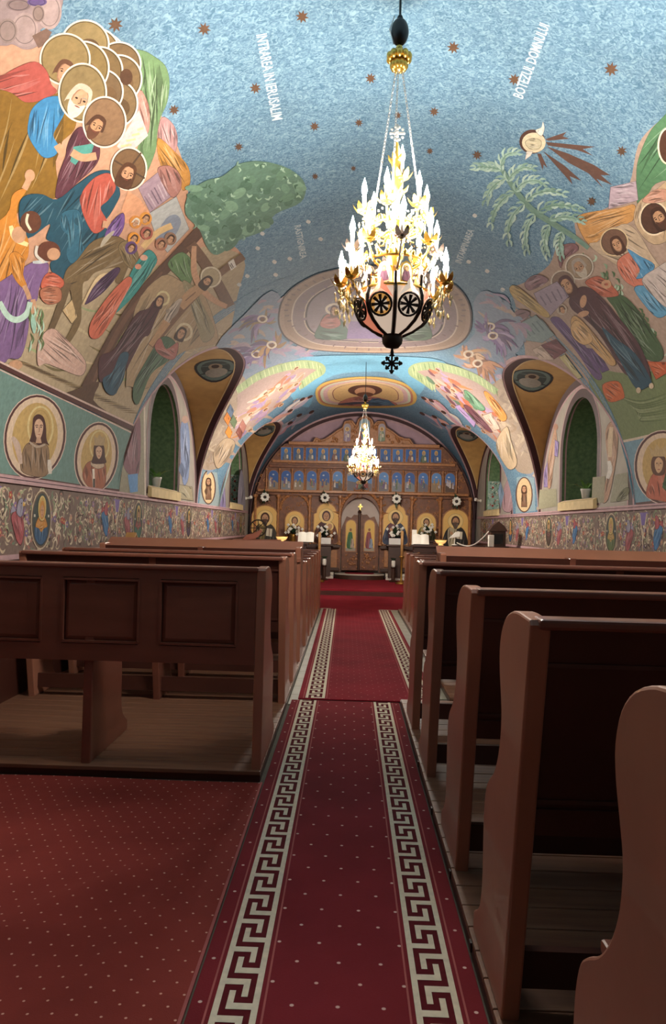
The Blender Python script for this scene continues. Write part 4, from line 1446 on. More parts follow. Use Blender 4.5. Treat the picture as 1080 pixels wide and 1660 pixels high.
V.robe([(512, 548), (518, 524), (528, 508), (548, 512), (562, 530), (566, 548)], '#3f5a50', 5, 3)
V.robe([(518, 526), (530, 508), (548, 514), (552, 526), (535, 532)], '#9c5c54', 3, 2.5)
V.ring(544, 500, 15, 8, 4, '#d2c6b4'); V.face(542, 503, 8, 0, '#5a3a30', SK, None, 0)
V.poly([(566, 520), (650, 520), (655, 548), (562, 548)], '#7a668e')
V.robe([(650, 548), (656, 520), (672, 508), (690, 516), (700, 548)], '#4a6250', 5, 3)
V.ring(672, 500, 14, 8, 4, '#d2c6b4'); V.face(672, 503, 8, 0, '#5a3a30', SK, None, 0)
V.flush('painted_medallion', ceiling, 'large painted medallion with seated figures and ringed borders')
for (cx, cy, sx, c1, c2) in ((425, 518, -1, '#8f7a60', '#7a6690'), (415, 575, -1, '#7a6690', '#8c7aa0'), (440, 560, -1, '#b08a60', '#7a6690'), (795, 530, 1, '#7a6690', '#6e5a88'), (800, 545, 1, '#7d6a98', '#8c7aa0'), (760, 575, 1, '#b5886a', '#c09a76'), (775, 590, 1, '#a87f6a', '#b5886a')):
    for k in range(26):
        a = R.uniform(-.7, 1.1) + (PI if k % 3 == 0 else 0)
        l = R.uniform(16, 46) * (.6 if k % 3 == 0 else 1)
        V.line([(cx + R.uniform(-8, 8), cy + R.uniform(-6, 6)), (cx + sx * l * .5 * math.cos(a), cy + l * .5 * math.sin(a)), (cx + sx * l * math.cos(a + .3), cy + l * math.sin(a + .3))], R.uniform(3, 7), R.choice([c1, c2, shade(c1, .8), shade(c2, 1.2), shade(c2, .75)]), .9, 2)
    V.ring(cx, cy - 2, 7, 5, 3, '#d2c6b4'); V.ell(cx, cy - 1, 4, 3.4, '#6a4838')
V.flush('painted_seraphs', ceiling)
V.poly(smooth([(512, 642), (514, 628), (530, 618), (560, 612), (592, 610), (626, 612), (655, 620), (672, 634), (676, 646), (668, 656), (640, 660), (592, 661), (545, 660), (520, 655)], True, 4), '#c2a45c')
nest([(516, 642), (520, 628), (545, 618), (592, 613), (640, 619), (664, 630), (670, 645), (660, 655), (592, 658), (530, 655)], [(1.0, '#a8705c'), (.95, '#b9c0a8'), (.89, '#c2a0a0'), (.8, '#d0b48c'), (.7, '#8a5c52'), (.68, '#cbaa78')])
V.robe([(552, 656), (568, 644), (600, 642), (630, 648), (640, 657)], '#b07468', 4, 2)
V.robe([(590, 657), (604, 645), (630, 648), (642, 657)], '#4a6c86', 3, 2)
V.ell(592, 632, 28, 9, '#5c3c32'); V.ell(592, 634, 17, 7, '#c09070'); V.ell(592, 639, 14, 4, '#6a4434')
V.line([(548, 655), (575, 653), (600, 652)], 4, '#4a4a58', .6)
V.flush('painted_medallion', ceiling, 'painted round medallion with the bust of a bearded figure')
def procession(O, sx, pal):
    # O maps crop coordinates (s = 4)
    V.z(*O)
    gb = [(230, 260), (330, 200), (420, 160), (520, 130), (640, 118), (740, 135), (770, 158), (700, 200), (620, 260), (560, 320), (470, 400), (350, 500), (240, 600), (190, 620), (200, 500), (215, 400)]
    if sx > 0: gb = [(1080 - x, y + 10) for x, y in gb]
    V.poly(smooth(gb, True, 4), '#9c8882')
    arc = [(215, 290), (330, 210), (430, 165), (530, 135), (640, 118), (740, 130), (765, 160), (700, 205), (620, 265)]
    if sx > 0: arc = [(1080 - x, y + 10) for x, y in arc]
    V.line(arc, 54, '#93a37c', .2)
    for i in range(30):
        t = i / 29 * (len(arc) - 1); k = min(int(t), len(arc) - 2)
        p = lerp2(arc[k], arc[k + 1], t - k)
        V.line([(p[0] - 6, p[1] - 24), (p[0] + 6, p[1] + 24)], 7, R.choice(['#6f8560', '#b5bd92', '#a9b58a']), .6)
    for i in range(190):
        t = R.uniform(0, 1); w = R.uniform(-1, 1)
        cx = 690 - 480 * t + w * 55; cy = 190 + 400 * t + w * 95
        a = math.atan2(400, -480) + R.uniform(-.25, .25)
        l = R.uniform(40, 110)
        p = [(cx, cy), (cx + l * .5 * math.cos(a), cy + l * .5 * math.sin(a)), (cx + l * math.cos(a + .1), cy + l * math.sin(a + .1))]
        if sx > 0: p = [(1080 - x, y + 10) for x, y in p]
        if any(not inside(q, gb) for q in p[:2]): continue
        V.line(p, R.uniform(9, 24), shade(R.choice(pal), .86), .8, 2)
    for i in range(11):
        t = (i + .5) / 11; w = (-.8, .0, .8, -.4, .4)[i % 5]
        cx = 660 - 440 * t + w * 50; cy = 200 + 360 * t + w * 90
        if sx > 0: cx, cy = 1080 - cx, cy + 10
        ro = -.6 * (1 if sx < 0 else -1)
        V.ell(cx, cy, 22, 8, '#c2a888', ro); V.ell(cx, cy, 16, 6, '#6a4636', ro); V.ell(cx - 4 * sx, cy + 3, 10, 4, '#b08868', ro)
    lows = [(690, 330), (640, 345), (700, 430), (620, 450), (560, 420), (560, 500)]
    for x, y in lows:
        for k in range(4):
            p = [(x + R.uniform(-20, 20), y + R.uniform(-10, 10)), (x - 70 + R.uniform(-20, 20), y + 50 + R.uniform(-10, 10)), (x - 130, y + 95 + R.uniform(-10, 20))]
            if sx > 0: p = [(1080 - a, b + 10) for a, b in p]
            V.line(p, R.uniform(14, 26), R.choice(['#c9b0b0', '#b98f9a', '#cfc6c0', '#b0a8b8', '#8f96a0', '#c99a90', '#6f86a0']), .8, 2)
        q = (x, y) if sx < 0 else (1080 - x, y + 10)
        V.ell(q[0], q[1], 20, 8, '#4a302a', -.5 * (1 if sx < 0 else -1))
    V.flush('painted_procession', ceiling, 'painted throng of saints in pink, orange and green')
procession((330, 560, 4), -1, ['#c0a090', '#bfa0b8', '#c9b29c', '#b5806a', '#d0b8a8', '#a890b0', '#c98f60', '#d8c4b8', '#b59a80'])
procession((590, 560, 4), 1, ['#c07f60', '#c9895a', '#bfa0b8', '#6f8a70', '#cc8a5c', '#7a525c', '#d0b8a8', '#b8a0c0', '#c4745a'])
V.z(330, 560, 4)
for (x, y, c) in ((150, 470, '#c07838'), (160, 560, '#d0803a'), (190, 490, '#5c6a50'), (230, 560, '#7a4a42'), (170, 420, '#5a6a80'), (250, 520, '#9a6a60')):
    V.robe([(x - 25, y), (x, y - 45), (x + 25, y), (x + 5, y + 50)], c, 2, 6)
V.robe([(60, 700), (130, 600), (200, 620), (180, 700), (90, 800)], '#a8947c', 4, 8)
V.z(590, 560, 4)
V.robe([(590, 390), (620, 380), (730, 500), (720, 530)], '#b59ac8', 2, 8); V.robe([(650, 390), (700, 400), (830, 540), (820, 560), (740, 500)], '#6d4650', 3, 8)
V.robe([(780, 300), (820, 310), (930, 450), (900, 490), (830, 400)], '#d08a48', 4, 8); V.robe([(650, 290), (690, 300), (790, 400), (760, 420), (690, 370)], '#5f8468', 3, 8)
V.robe([(770, 450), (830, 430), (890, 540), (850, 550)], '#c8a898', 3, 8)
V.robe([(860, 640), (930, 520), (960, 620), (1000, 760), (940, 800)], '#b5a084', 4, 8)
V.flush('painted_procession', ceiling)

# ---- window wall paintings
for side in (-1, 1):
    wl = bpy.data.objects['wall_left' if side < 0 else 'wall_right']
    Wp = Paint(s_wall(XL if side < 0 else XR), 0, 0.0003, 0.0045, M['paint'], 1.0)
    if side < 0:
        Wp.z(0, 400, 2.571)
        Wp.poly([(495, 1030), (510, 860), (540, 720), (600, 650), (602, 1040)], '#8f8a76')
        Wp.robe([(512, 900), (530, 740), (570, 690), (585, 760), (578, 940), (545, 955)], '#7d5560', 4, 8)
        Wp.poly([(530, 950), (572, 945), (572, 1020), (540, 1025)], '#5f8fc0')
        Wp.line([(600, 640), (604, 1040)], 6, '#c9bfb0')
        Wp.flush('painted_figure', wl)
        Wp.robe([(750, 760), (775, 720), (790, 800), (785, 960), (760, 980)], '#7f90b5', 4, 7)
        Wp.ell(770, 720, 14, 16, '#b5988a'); Wp.robe([(745, 990), (740, 1050), (805, 1060), (800, 1000)], '#a39a80', 3, 6)
        Wp.flush('painted_figure', wl)
        Wp.z(0, 0, 1)
        for i in range(60):
            x, y = R.uniform(368, 381), R.uniform(738, 812)
            Wp.ell(x, y, R.uniform(1, 2.4), R.uniform(1, 3), R.choice(['#c2cfc4', '#4a7a6a', '#a03c34', '#e0d8c8', '#3a5f58']), 0, 7)
        Wp.reset()
        Wp.robe([(356, 825), (358, 790), (364, 780), (366, 826)], '#8a7fa8', 2, 2)
        Wp.robe([(386, 825), (386, 790), (391, 760), (396, 790), (397, 826)], '#8c8a98', 2, 2)
        Wp.flush('painted_figure', wl)
    else:
        Wp.z(860, 680, 4.909)
        Wp.robe([(600, 120), (640, 20), (690, 60), (700, 200), (670, 420), (620, 640), (570, 640), (620, 400)], '#a88670', 6, 9)
        Wp.line([(630, 330), (640, 400), (620, 470)], 36, '#c9c4bc', .3); Wp.line([(650, 60), (640, 180), (640, 300)], 40, '#bfa98c', .3)
        Wp.poly([(500, 460), (600, 450), (590, 660), (490, 670)], '#8f8a74'); Wp.poly([(680, 440), (780, 420), (790, 640), (640, 660)], '#8c8a76')
        Wp.robe([(690, 640), (740, 560), (790, 540), (790, 590), (720, 650)], '#6a6a50', 3, 8)
        Wp.flush('painted_figure', wl)
        Wp.robe([(140, 330), (170, 180), (200, 60), (215, 200), (190, 320), (170, 520), (140, 540)], '#b08c74', 5, 8)
        Wp.robe([(110, 420), (140, 330), (140, 540), (110, 540)], '#8a78a8', 3, 8); Wp.robe([(200, 160), (230, 180), (220, 300), (195, 290)], '#9080b0', 2, 8)
        Wp.ell(205, 60, 18, 26, '#a5806c'); Wp.poly([(60, 560), (210, 550), (215, 690), (50, 720)], '#98957c')
        Wp.flush('painted_figure', wl)
        Wp.z(0, 0, 1)
        Wp.robe([(815, 825), (818, 790), (826, 775), (830, 790), (830, 828)], '#a88a90', 2, 2)
        Wp.robe([(812, 826), (808, 795), (812, 780), (818, 800)], '#7f98b0', 2, 2)
        Wp.flush('painted_figure', wl)

# stained pattern on the farther window reveals
for nm, w in (('window_2', -1), ('window_4', 1)):
    wo = bpy.data.objects[nm]
    xw = XL if w < 0 else XR
    zc = WINC[w][1]
    def s_rev(u, v, xw=xw, w=w, zc=zc):
        return Vector((xw + w * u, zc + WIN_H * (1 - .08 * u / WDEP) - .003, v)), Vector((0, -1, 0))
    Q = Paint(s_rev, 0, .0003, .002, M['paint'], .01)
    Q.poly([(0.03, WIN_SILL + .02), (.48, WIN_SILL + .02), (.48, 2.42), (.03, 2.42)], '#8fa79c')
    rr = random.Random(3)
    for i in range(90):
        x, y = rr.uniform(.06, .45), rr.uniform(WIN_SILL + .05, 2.4)
        a = rr.uniform(0, 6.28)
        Q.line([(x, y), (x + .03 * math.cos(a), y + .03 * math.sin(a)), (x + .05 * math.cos(a + 1), y + .05 * math.sin(a + 1))], .018, rr.choice(['#4f7a68', '#d5d2c2', '#3c6054', '#a04a40', '#6f9484', '#c0c8b4']), .7, 2)
    for i in range(6):
        Q.ell(.14 + .2 * (i % 2), WIN_SILL + .1 + i * .1, .025, .025, '#8c2f2a', 0, 8)
    Q.flush('painted_ornament', wo)

# ------------------------------------------------------------------ painted frieze along the side walls
rr = random.Random(11)
def s_fr(u, v): return Vector((0, u, v)), Vector((1, 0, 0))
FZ = Paint(s_fr, 0, 0.00012, 0.002, M['paint'], 0.01)
PER = 2.74
HF = FR1 - FR0
def fr(u, v): return (u, FR0 + .03 + v * (HF - .05))
CREAM, VN = '#cbbba2', ['#cbbba2', '#bdab90', '#9a9c7c', '#d2c4ac', '#b3a38c']
FZ.poly([(0, FR0), (PER, FR0), (PER, FR1), (0, FR1)], '#75625a')
for i in range(560):                          # scrolling stems and leaves
    u = rr.uniform(0.03, PER - .03); v = rr.uniform(0.04, .96)
    a = rr.uniform(0, 6.28); r = rr.uniform(.018, .05); sg = rr.choice((-1, 1))
    n = rr.randint(3, 6)
    pts = []
    x, y = fr(u, v)
    for k in range(n):
        aa = a + sg * k * .75
        pts.append((x, y))
        x += r * math.cos(aa) * (1 - k * .1); y += r * math.sin(aa) * (1 - k * .1)
    if any(p[1] < FR0 + .01 or p[1] > FR1 - .01 or p[0] < 0 or p[0] > PER for p in pts): continue
    FZ.line(pts, rr.uniform(.012, .026), rr.choice(VN + VN + ['#7a8a68', '#9c6a60', '#7c6a8a', '#6c8068', '#b0786a', '#4a3a34', '#4a3a34']), .9, 2)
for i in range(40):
    x, y = fr(rr.uniform(.06, PER - .06), rr.uniform(.1, .9))
    c = rr.choice(['#9c5a56', '#8a6c92', '#b08478', '#6f5a86', '#a04a40'])
    for k in range(5):
        FZ.ell(x + .018 * math.cos(k * 1.257), y + .018 * math.sin(k * 1.257), .015, .013, c, 0, 8)
    FZ.ell(x, y, .01, .01, '#c9b070', 0, 7)
def bird(u, v, s, c1, c2):
    x, y = fr(u, v)
    def q(a, b): return (x + a * s, y + b * s)
    FZ.robe([q(-.10, .05), q(-.02, .09), q(.06, .05), q(.10, -.04), q(.06, -.14), q(-.02, -.10), q(-.07, -.02)], c1, 4, .012)
    FZ.robe([q(-.03, .07), q(.0, .15), q(.06, .16), q(.07, .09), q(.04, .04)], c2, 2, .01)
    FZ.poly([q(.065, .14), q(.105, .12), q(.06, .11)], '#c9a050'); FZ.ell(*q(.04, .13), .007, .007, '#1c1412', 0, 6)
    FZ.robe([q(-.12, .06), q(-.09, .12), q(-.03, .08)], c2, 0)
bird(.86, .5, 1.15, '#436f9c', '#a04f56'); bird(1.62, .42, 1.15, '#a05458', '#8f8a9a')
for u in (1.24,):
    x, y = fr(u, .82)
    FZ.poly([(x - .1, y + .07), (x + .1, y + .07), (x + .06, y - .06), (x - .06, y - .06)], '#74609a')
    FZ.line([(x - .09, y + .06), (x - .05, y - .07), (x, y - .22)], .02, CREAM, .3); FZ.line([(x + .09, y + .06), (x + .05, y - .07), (x, y - .22)], .02, CREAM, .3)
    FZ.line([(x, y - .1), (x, y - .4)], .016, CREAM)
bird(2.1, .35, .7, '#5f7d60', '#8a7a9a')
me = FZ.flush('frieze_ornament', bpy.data.objects['wall_left'])
ornament_mesh = me.data
bpy.data.objects.remove(me)
# portrait medallions of the frieze, six colourings
def medal(k):
    Q = Paint(s_fr, 0, 0.0002, 0.006, M['paint'], 0.01)
    cy = (FR0 + FR1) / 2
    ROB = ['#3a5a7c', '#3f6a58', '#43354a', '#6a3a36', '#5c6a40', '#4a3a30'][k % 6]
    VEIL = ['#b8803f', '#8a4f48', '#4a342c', '#7a6a58', '#a88a50', '#5a3a34'][k % 6]
    Q.ell(0, cy, .20, .235, '#c0ae94', 0, 28); Q.ell(0, cy, .186, .222, '#6a5648', 0, 28); Q.ell(0, cy, .17, .208, '#3d4440', 0, 28)
    Q.robe([(-.13, cy - .12), (-.12, cy - .04), (-.05, cy + .02), (.05, cy + .02), (.12, cy - .04), (.13, cy - .12), (.07, cy - .18), (0, cy - .2), (-.07, cy - .18)], ROB, 7, .014, 1.57)
    Q.robe([(-.12, cy - .05), (-.05, cy + .03), (.05, cy + .03), (.12, cy - .05), (.05, cy - .07), (0, cy - .1), (-.05, cy - .07)], VEIL, 3, .012)
    Q.ell(0, cy + .09, .078, .098, '#c8b478', 0, 20); Q.ell(0, cy + .09, .068, .087, '#b99a5a', 0, 20)
    # face upright: v grows upwards here
    Q.ell(0, cy + .075, .052, .075, VEIL if k % 2 == 0 else '#4a3226', 0, 16); Q.ell(0, cy + .066, .034, .05, '#b98d6b', 0, 14)
    for e in (-1, 1): Q.ell(e * .014, cy + .075, .006, .004, '#20140f', 0, 6)
    Q.line([(0, cy + .072), (.003, cy + .052)], .004, '#6a4634'); Q.line([(-.009, cy + .038), (.009, cy + .038)], .005, '#7c3f35')
    if k % 2: Q.robe([(-.03, cy + .045), (.03, cy + .045), (.02, cy - .02), (0, cy - .04), (-.02, cy - .02)], '#6a5a4c', 2, .006)
    for e in (-1, 1): Q.line([(e * .12, cy + .03), (e * .15, cy + .03)], .02, '#b9b4a4')
    return Q
meds = []
for k in range(6):
    o = medal(k).flush('frieze_portrait', None)
    meds.append(o.data); bpy.data.objects.remove(o)
for side, nm in ((-1, 'wall_left'), (1, 'wall_right')):
    wl = bpy.data.objects[nm]
    xw = XL if side < 0 else XR
    for i in range(6):
        y0 = .47 + 2.0 + PER * i - PER / 2 + .06
        if y0 + PER > YE: break
        for nme, me_, yy in (('frieze_ornament', ornament_mesh, y0),):
            o = put(nme, me_, wl, loc=(xw, yy, 0))
            if side > 0: o.scale = (-1, 1, 1)
    for i in range(6):
        y = 3.2 + PER * i + (0.15 if side > 0 else 0)
        if y > YE - .5: break
        o = put('frieze_portrait', meds[(i + (0 if side < 0 else 3) - 1) % 6], wl, loc=(xw, y, 0))
        if side > 0: o.scale = (-1, 1, 1)
    # rest of the wall below the frieze
    m = MB()
    x0, x1 = sorted((xw, xw - side * .03))
    m.box(x0, x1, YB, YE - .45, 0.0, FR0 - .03)
    m.build('wainscot', M['wood2'], wl)

# ------------------------------------------------------------------ pews
PROF_F = [(.02, 1.14), (.12, 1.145), (.20, 1.14), (.28, 1.115), (.335, 1.07), (.36, 1.01), (.355, .95), (.335, .89), (.32, .84), (.32, .79), (.335, .73), (.37, .67), (.42, .62), (.475, .585), (.515, .55), (.54, .49), (.55, .40),
          (.55, .25), (.57, .16), (.61, .11), (.67, .075), (.69, .06), (.69, 0)]
PROF_F = PROF_F[:1] + smooth(PROF_F[1:-2], False, 3) + PROF_F[-2:]
def end_profile(h, lean=.24):
    k = h / 1.14
    back = [(lean, 0), (0.0, h - .012)]
    return [(lean, 0)] + [(0.0, h - .012)] + [(a if i else .012, b * k if b > .3 else b) for i, (a, b) in enumerate(PROF_F)]

def make_pew(x0, x1, h, label, panels=False, lean=.24, nmid=1, sm=True, group=None, desk=False):
    """faces +y; local origin at the back top edge, on the platform; aisle end first"""
    t = thing('church_pew', (0, 0, 0), label, 'pew', group)
    th = .05
    aisle_left = abs(x0) < abs(x1)
    prof = end_profile(h, lean)
    for i in range(nmid + 2):
        f = i / (nmid + 1)
        x = x0 + (x1 - x0 - th) * f
        end = i in (0, nmid + 1)
        pr = prof if end else [(max(a, lean * (1 - b / h) + .012), b * (1.0 if b < h * .9 else .985)) for a, b in prof]
        MB().prism(pr, 'x', x, x + th, .006).build('end_panel' if end else 'divider_panel', M['woodlit' if end else 'wood'], t)  # end faces carry light in their colour; dividers keep the darker, shaded tone
    xa, xb = x0 + th * .6, x1 - th * .6
    def yb(z): return lean * (1 - z / h)
    # leaning back board, top rail, seat and stretcher
    bz0, bz1 = .55, h - .02
    def slab(za, zb, d0, d1, name, mt, xa=xa, xb=xb):
        v = []
        for x in (xa, xb):
            v += [(x, yb(za) + d0, za), (x, yb(za) + d1, za), (x, yb(zb) + d1, zb), (x, yb(zb) + d0, zb)]
        return MB().add(v, [(0, 1, 2, 3), (7, 6, 5, 4), (0, 4, 5, 1), (1, 5, 6, 2), (2, 6, 7, 3), (3, 7, 4, 0)]).build(name, mt, t)
    if not panels:
        bk = slab(bz0, bz1, .012, .036, 'back_board', M['wood2'])
        for z in (.62, .97):
            v = MB()
            v.box(xa, xb, yb(z) + .006, yb(z) + .014, z - .005, z + .005)
            v.build('bead_moulding', M['wood2'], bk)
        slab(.53, .60, .004, .042, 'bottom_rail', M['wood2'])
    else:
        xq = x1 - th
        slab(bz0, bz1, .022, .034, 'back_board', M['wood2'])
        slab(.985, h - .02, .0, .036, 'top_board', M['wood'], xa, xq)
        slab(.545, .635, .0, .036, 'bottom_rail', M['wood'], xa, xq)
        n = 4
        pw, st = .405, .115
        x = xb = x1 - th
        for i in range(n + 1):
            w = .10 if i == 0 else st
            slab(.635, .985, .0, .036, 'stile', M['wood'], x - w, x)
            x -= w
            if i < n:
                # raised field with bevelled rim
                m = MB()
                a, b = x - pw, x
                z0, z1 = .645, .975
                m.add([(a + .006, .024, z0 + .004), (b - .006, .024, z0 + .004), (b - .006, .024, z1 - .004), (a + .006, .024, z1 - .004),
                       (a + .03, .010, z0 + .028), (b - .03, .010, z0 + .028), (b - .03, .010, z1 - .028), (a + .03, .010, z1 - .028)],
                      [(4, 5, 6, 7), (0, 1, 5, 4), (1, 2, 6, 5), (2, 3, 7, 6), (3, 0, 4, 7)])
                p = m.build('panel', M['wood'], t)
                r = MB()
                for (c0, c1, e0, e1) in ((a, b, z0 - .006, z0 + .006), (a, b, z1 - .006, z1 + .006), (a - .006, a + .006, z0, z1), (b - .006, b + .006, z0, z1)):
                    r.box(c0, c1, -.004, .02, e0, e1)
                r.build('bead_moulding', M['wood'], p)
                x -= pw
    ra, rb = (xa - .01, xb + .01)
    if not desk:
        MB().box(ra, rb, -.012, .07, h - .022, h + .004, .008).build('top_rail', M['wood'], t)
    if not panels:
        MB().box(xa, xb, yb(.55) + .04, .50, .55, .575, .006).build('seat', M['wood'], t)
    if desk:
        MB().prism([(-.01, h - .10), (.0, h - .13), (.34, h + .02), (.34, h + .05)], 'x', xa - .03, xb + .03, .004).build('sloping_shelf', M['woodlit'], t)  # top-lit slope, its brightness put into the wood colour
    if not panels:
        MB().box(xa, xb, .28, .31, .06, .16).build('stretcher', M['wood2'], t)
    return t

G = .06
RX1, LX1 = XR - .12, XL + .12
pr = make_pew(.43, RX1, 1.08, '', nmid=1)
RP = [(.875, 'nearest the camera, cut by the photo edge'), (1.81, 'second row from the camera'), (2.68, 'third row from the camera'), (3.76, 'fourth row from the camera'), (4.69, 'fifth row from the camera')]
for i, (y, w) in enumerate(RP):
    o = pr if i == 0 else copy_tree(pr)
    o.location = (0, y, G)
    tag(o, 'brown painted wooden pew right of the aisle, ' + w, 'pew', 'near right pews')
pl = make_pew(LX1, -.435, 1.06, '', nmid=1)
for i, (y, w) in enumerate([(5.28, 'directly behind the panelled front pew'), (6.08, 'third row from the camera')]):
    o = pl if i == 0 else copy_tree(pl)
    o.location = (0, y, G)
    tag(o, 'brown painted wooden pew left of the aisle, ' + w, 'pew', 'near left pews')
o = make_pew(LX1, -.435, 1.055, 'brown pew with raised square panels on its back, left foreground', True, 0.0, 1)
o.location = (0, 4.03, G)
o = make_pew(LX1, -.44, 1.08, 'taller brown pew left of the aisle behind the third row', nmid=1, desk=True)
o.location = (0, 7.0, G)
o = make_pew(.74, RX1, 1.09, 'taller brown pew right of the aisle with long pale sloping top', nmid=1, desk=True)
o.location = (0, 6.2, G)
plf = make_pew(LX1, -.44, .91, '', nmid=1)
prf = make_pew(.83, RX1, .92, '', nmid=1)
names = ['first', 'second', 'third', 'fourth', 'fifth', 'last']
for i in range(6):
    y = 7.95 + i * .74
    o = plf if i == 0 else copy_tree(plf)
    o.location = (0, y, G)
    tag(o, 'low brown pew, %s of the far left block before the altar screen' % names[i], 'pew', 'far left pews')
    o = prf if i == 0 else copy_tree(prf)
    o.location = (0, y - .65, G)
    tag(o, 'low brown pew, %s of the far right block before the altar screen' % names[i], 'pew', 'far right pews')

# ------------------------------------------------------------------ chandeliers
M['gold'] = mat('gilt_brass', '#d2ae54', 0.28, 0.9, var=0.1, scale=20)
M['crystal'] = mat('pale_crystal', '#b3a074', 0.15, 0.0, var=0.08, scale=30, spec=0.9)
M['iron'] = mat('dark_bronze', '#2c231d', 0.45, 0.5, var=0.15, scale=12)
M['black'] = mat('black_enamel', '#141210', 0.35, var=0.1)
M['silver'] = mat('silver_filigree', '#c9c6c0', 0.3, 0.7, var=0.1)
M['candle'] = mat('white_candle_tube', '#ece6d8', 0.4, var=0.03)
M['bulb'] = emis('lit_bulb', '#fff3e4', BULB)
M['bulbfar'] = emis('lit_bulb_far', '#fff3e4', BULB_FAR)
M['amber'] = emis('amber_lamp', '#ff8a3a', 6.0)
def glassy(name, h, e):
    m, nt, b = new_mat(name)
    b.inputs['Base Color'].default_value = (*hexc(h), 1)
    b.inputs['Roughness'].default_value = 0.4
    b.inputs['Transmission Weight'].default_value = 0.0
    b.inputs['Subsurface Weight'].default_value = 0.0
    b.inputs['Emission Color'].default_value = (*hexc(h), 1)
    b.inputs['Emission Strength'].default_value = e
    return m
M['opal'] = glassy('lit_opal_glass', '#f3dcc4', 0.55)
M['opal2'] = glassy('lit_coral_glass', '#ea8f70', 0.6)
M['opal3'] = glassy('lit_amber_glass', '#e8a85a', 0.6)

bulb_me = MB().lathe([(.004, 0), (.010, .008), (.0145, .026), (.013, .042), (.0075, .062), (.003, .078), (.0003, .09)], n=10).mesh('bulb', M['bulb'], True)
cand_me = MB().lathe([(.0105, -.075), (.0105, 0)], n=10).mesh('candle', M['candle'], True)
def leafcup():
    m = MB()
    m.lathe([(.006, -.10), (.022, -.092), (.026, -.08), (.014, -.074)], n=10)
    for k in range(6):
        a = 2 * PI * k / 6
        ca, sa = math.cos(a), math.sin(a)
        pts = [(.012, -.09), (.034, -.082), (.050, -.062), (.058, -.046)]
        w = [.010, .016, .012, .001]
        v, f = [], []
        for (r, z), ww in zip(pts, w):
            v += [(r * ca - ww * sa, r * sa + ww * ca, z), (r * ca + ww * sa, r * sa - ww * ca, z)]
        for i in range(3): f.append((2 * i, 2 * i + 1, 2 * i + 3, 2 * i + 2))
        m.add(v, f)
    return m.mesh('cup', M['gold'])
cup_me = leafcup()
cupd_me = cup_me.copy(); cupd_me.materials.clear(); cupd_me.materials.append(M['iron'])

def drop(m, x, y, z, s=1.0):
    m.add([(x, y, z), (x + .006 * s, y, z - .014 * s), (x, y + .006 * s, z - .014 * s), (x - .006 * s, y, z - .014 * s), (x, y - .006 * s, z - .014 * s), (x, y, z - .034 * s)],
          [(0, 1, 2), (0, 2, 3), (0, 3, 4), (0, 4, 1), (5, 2, 1), (5, 3, 2), (5, 4, 3), (5, 1, 4)])

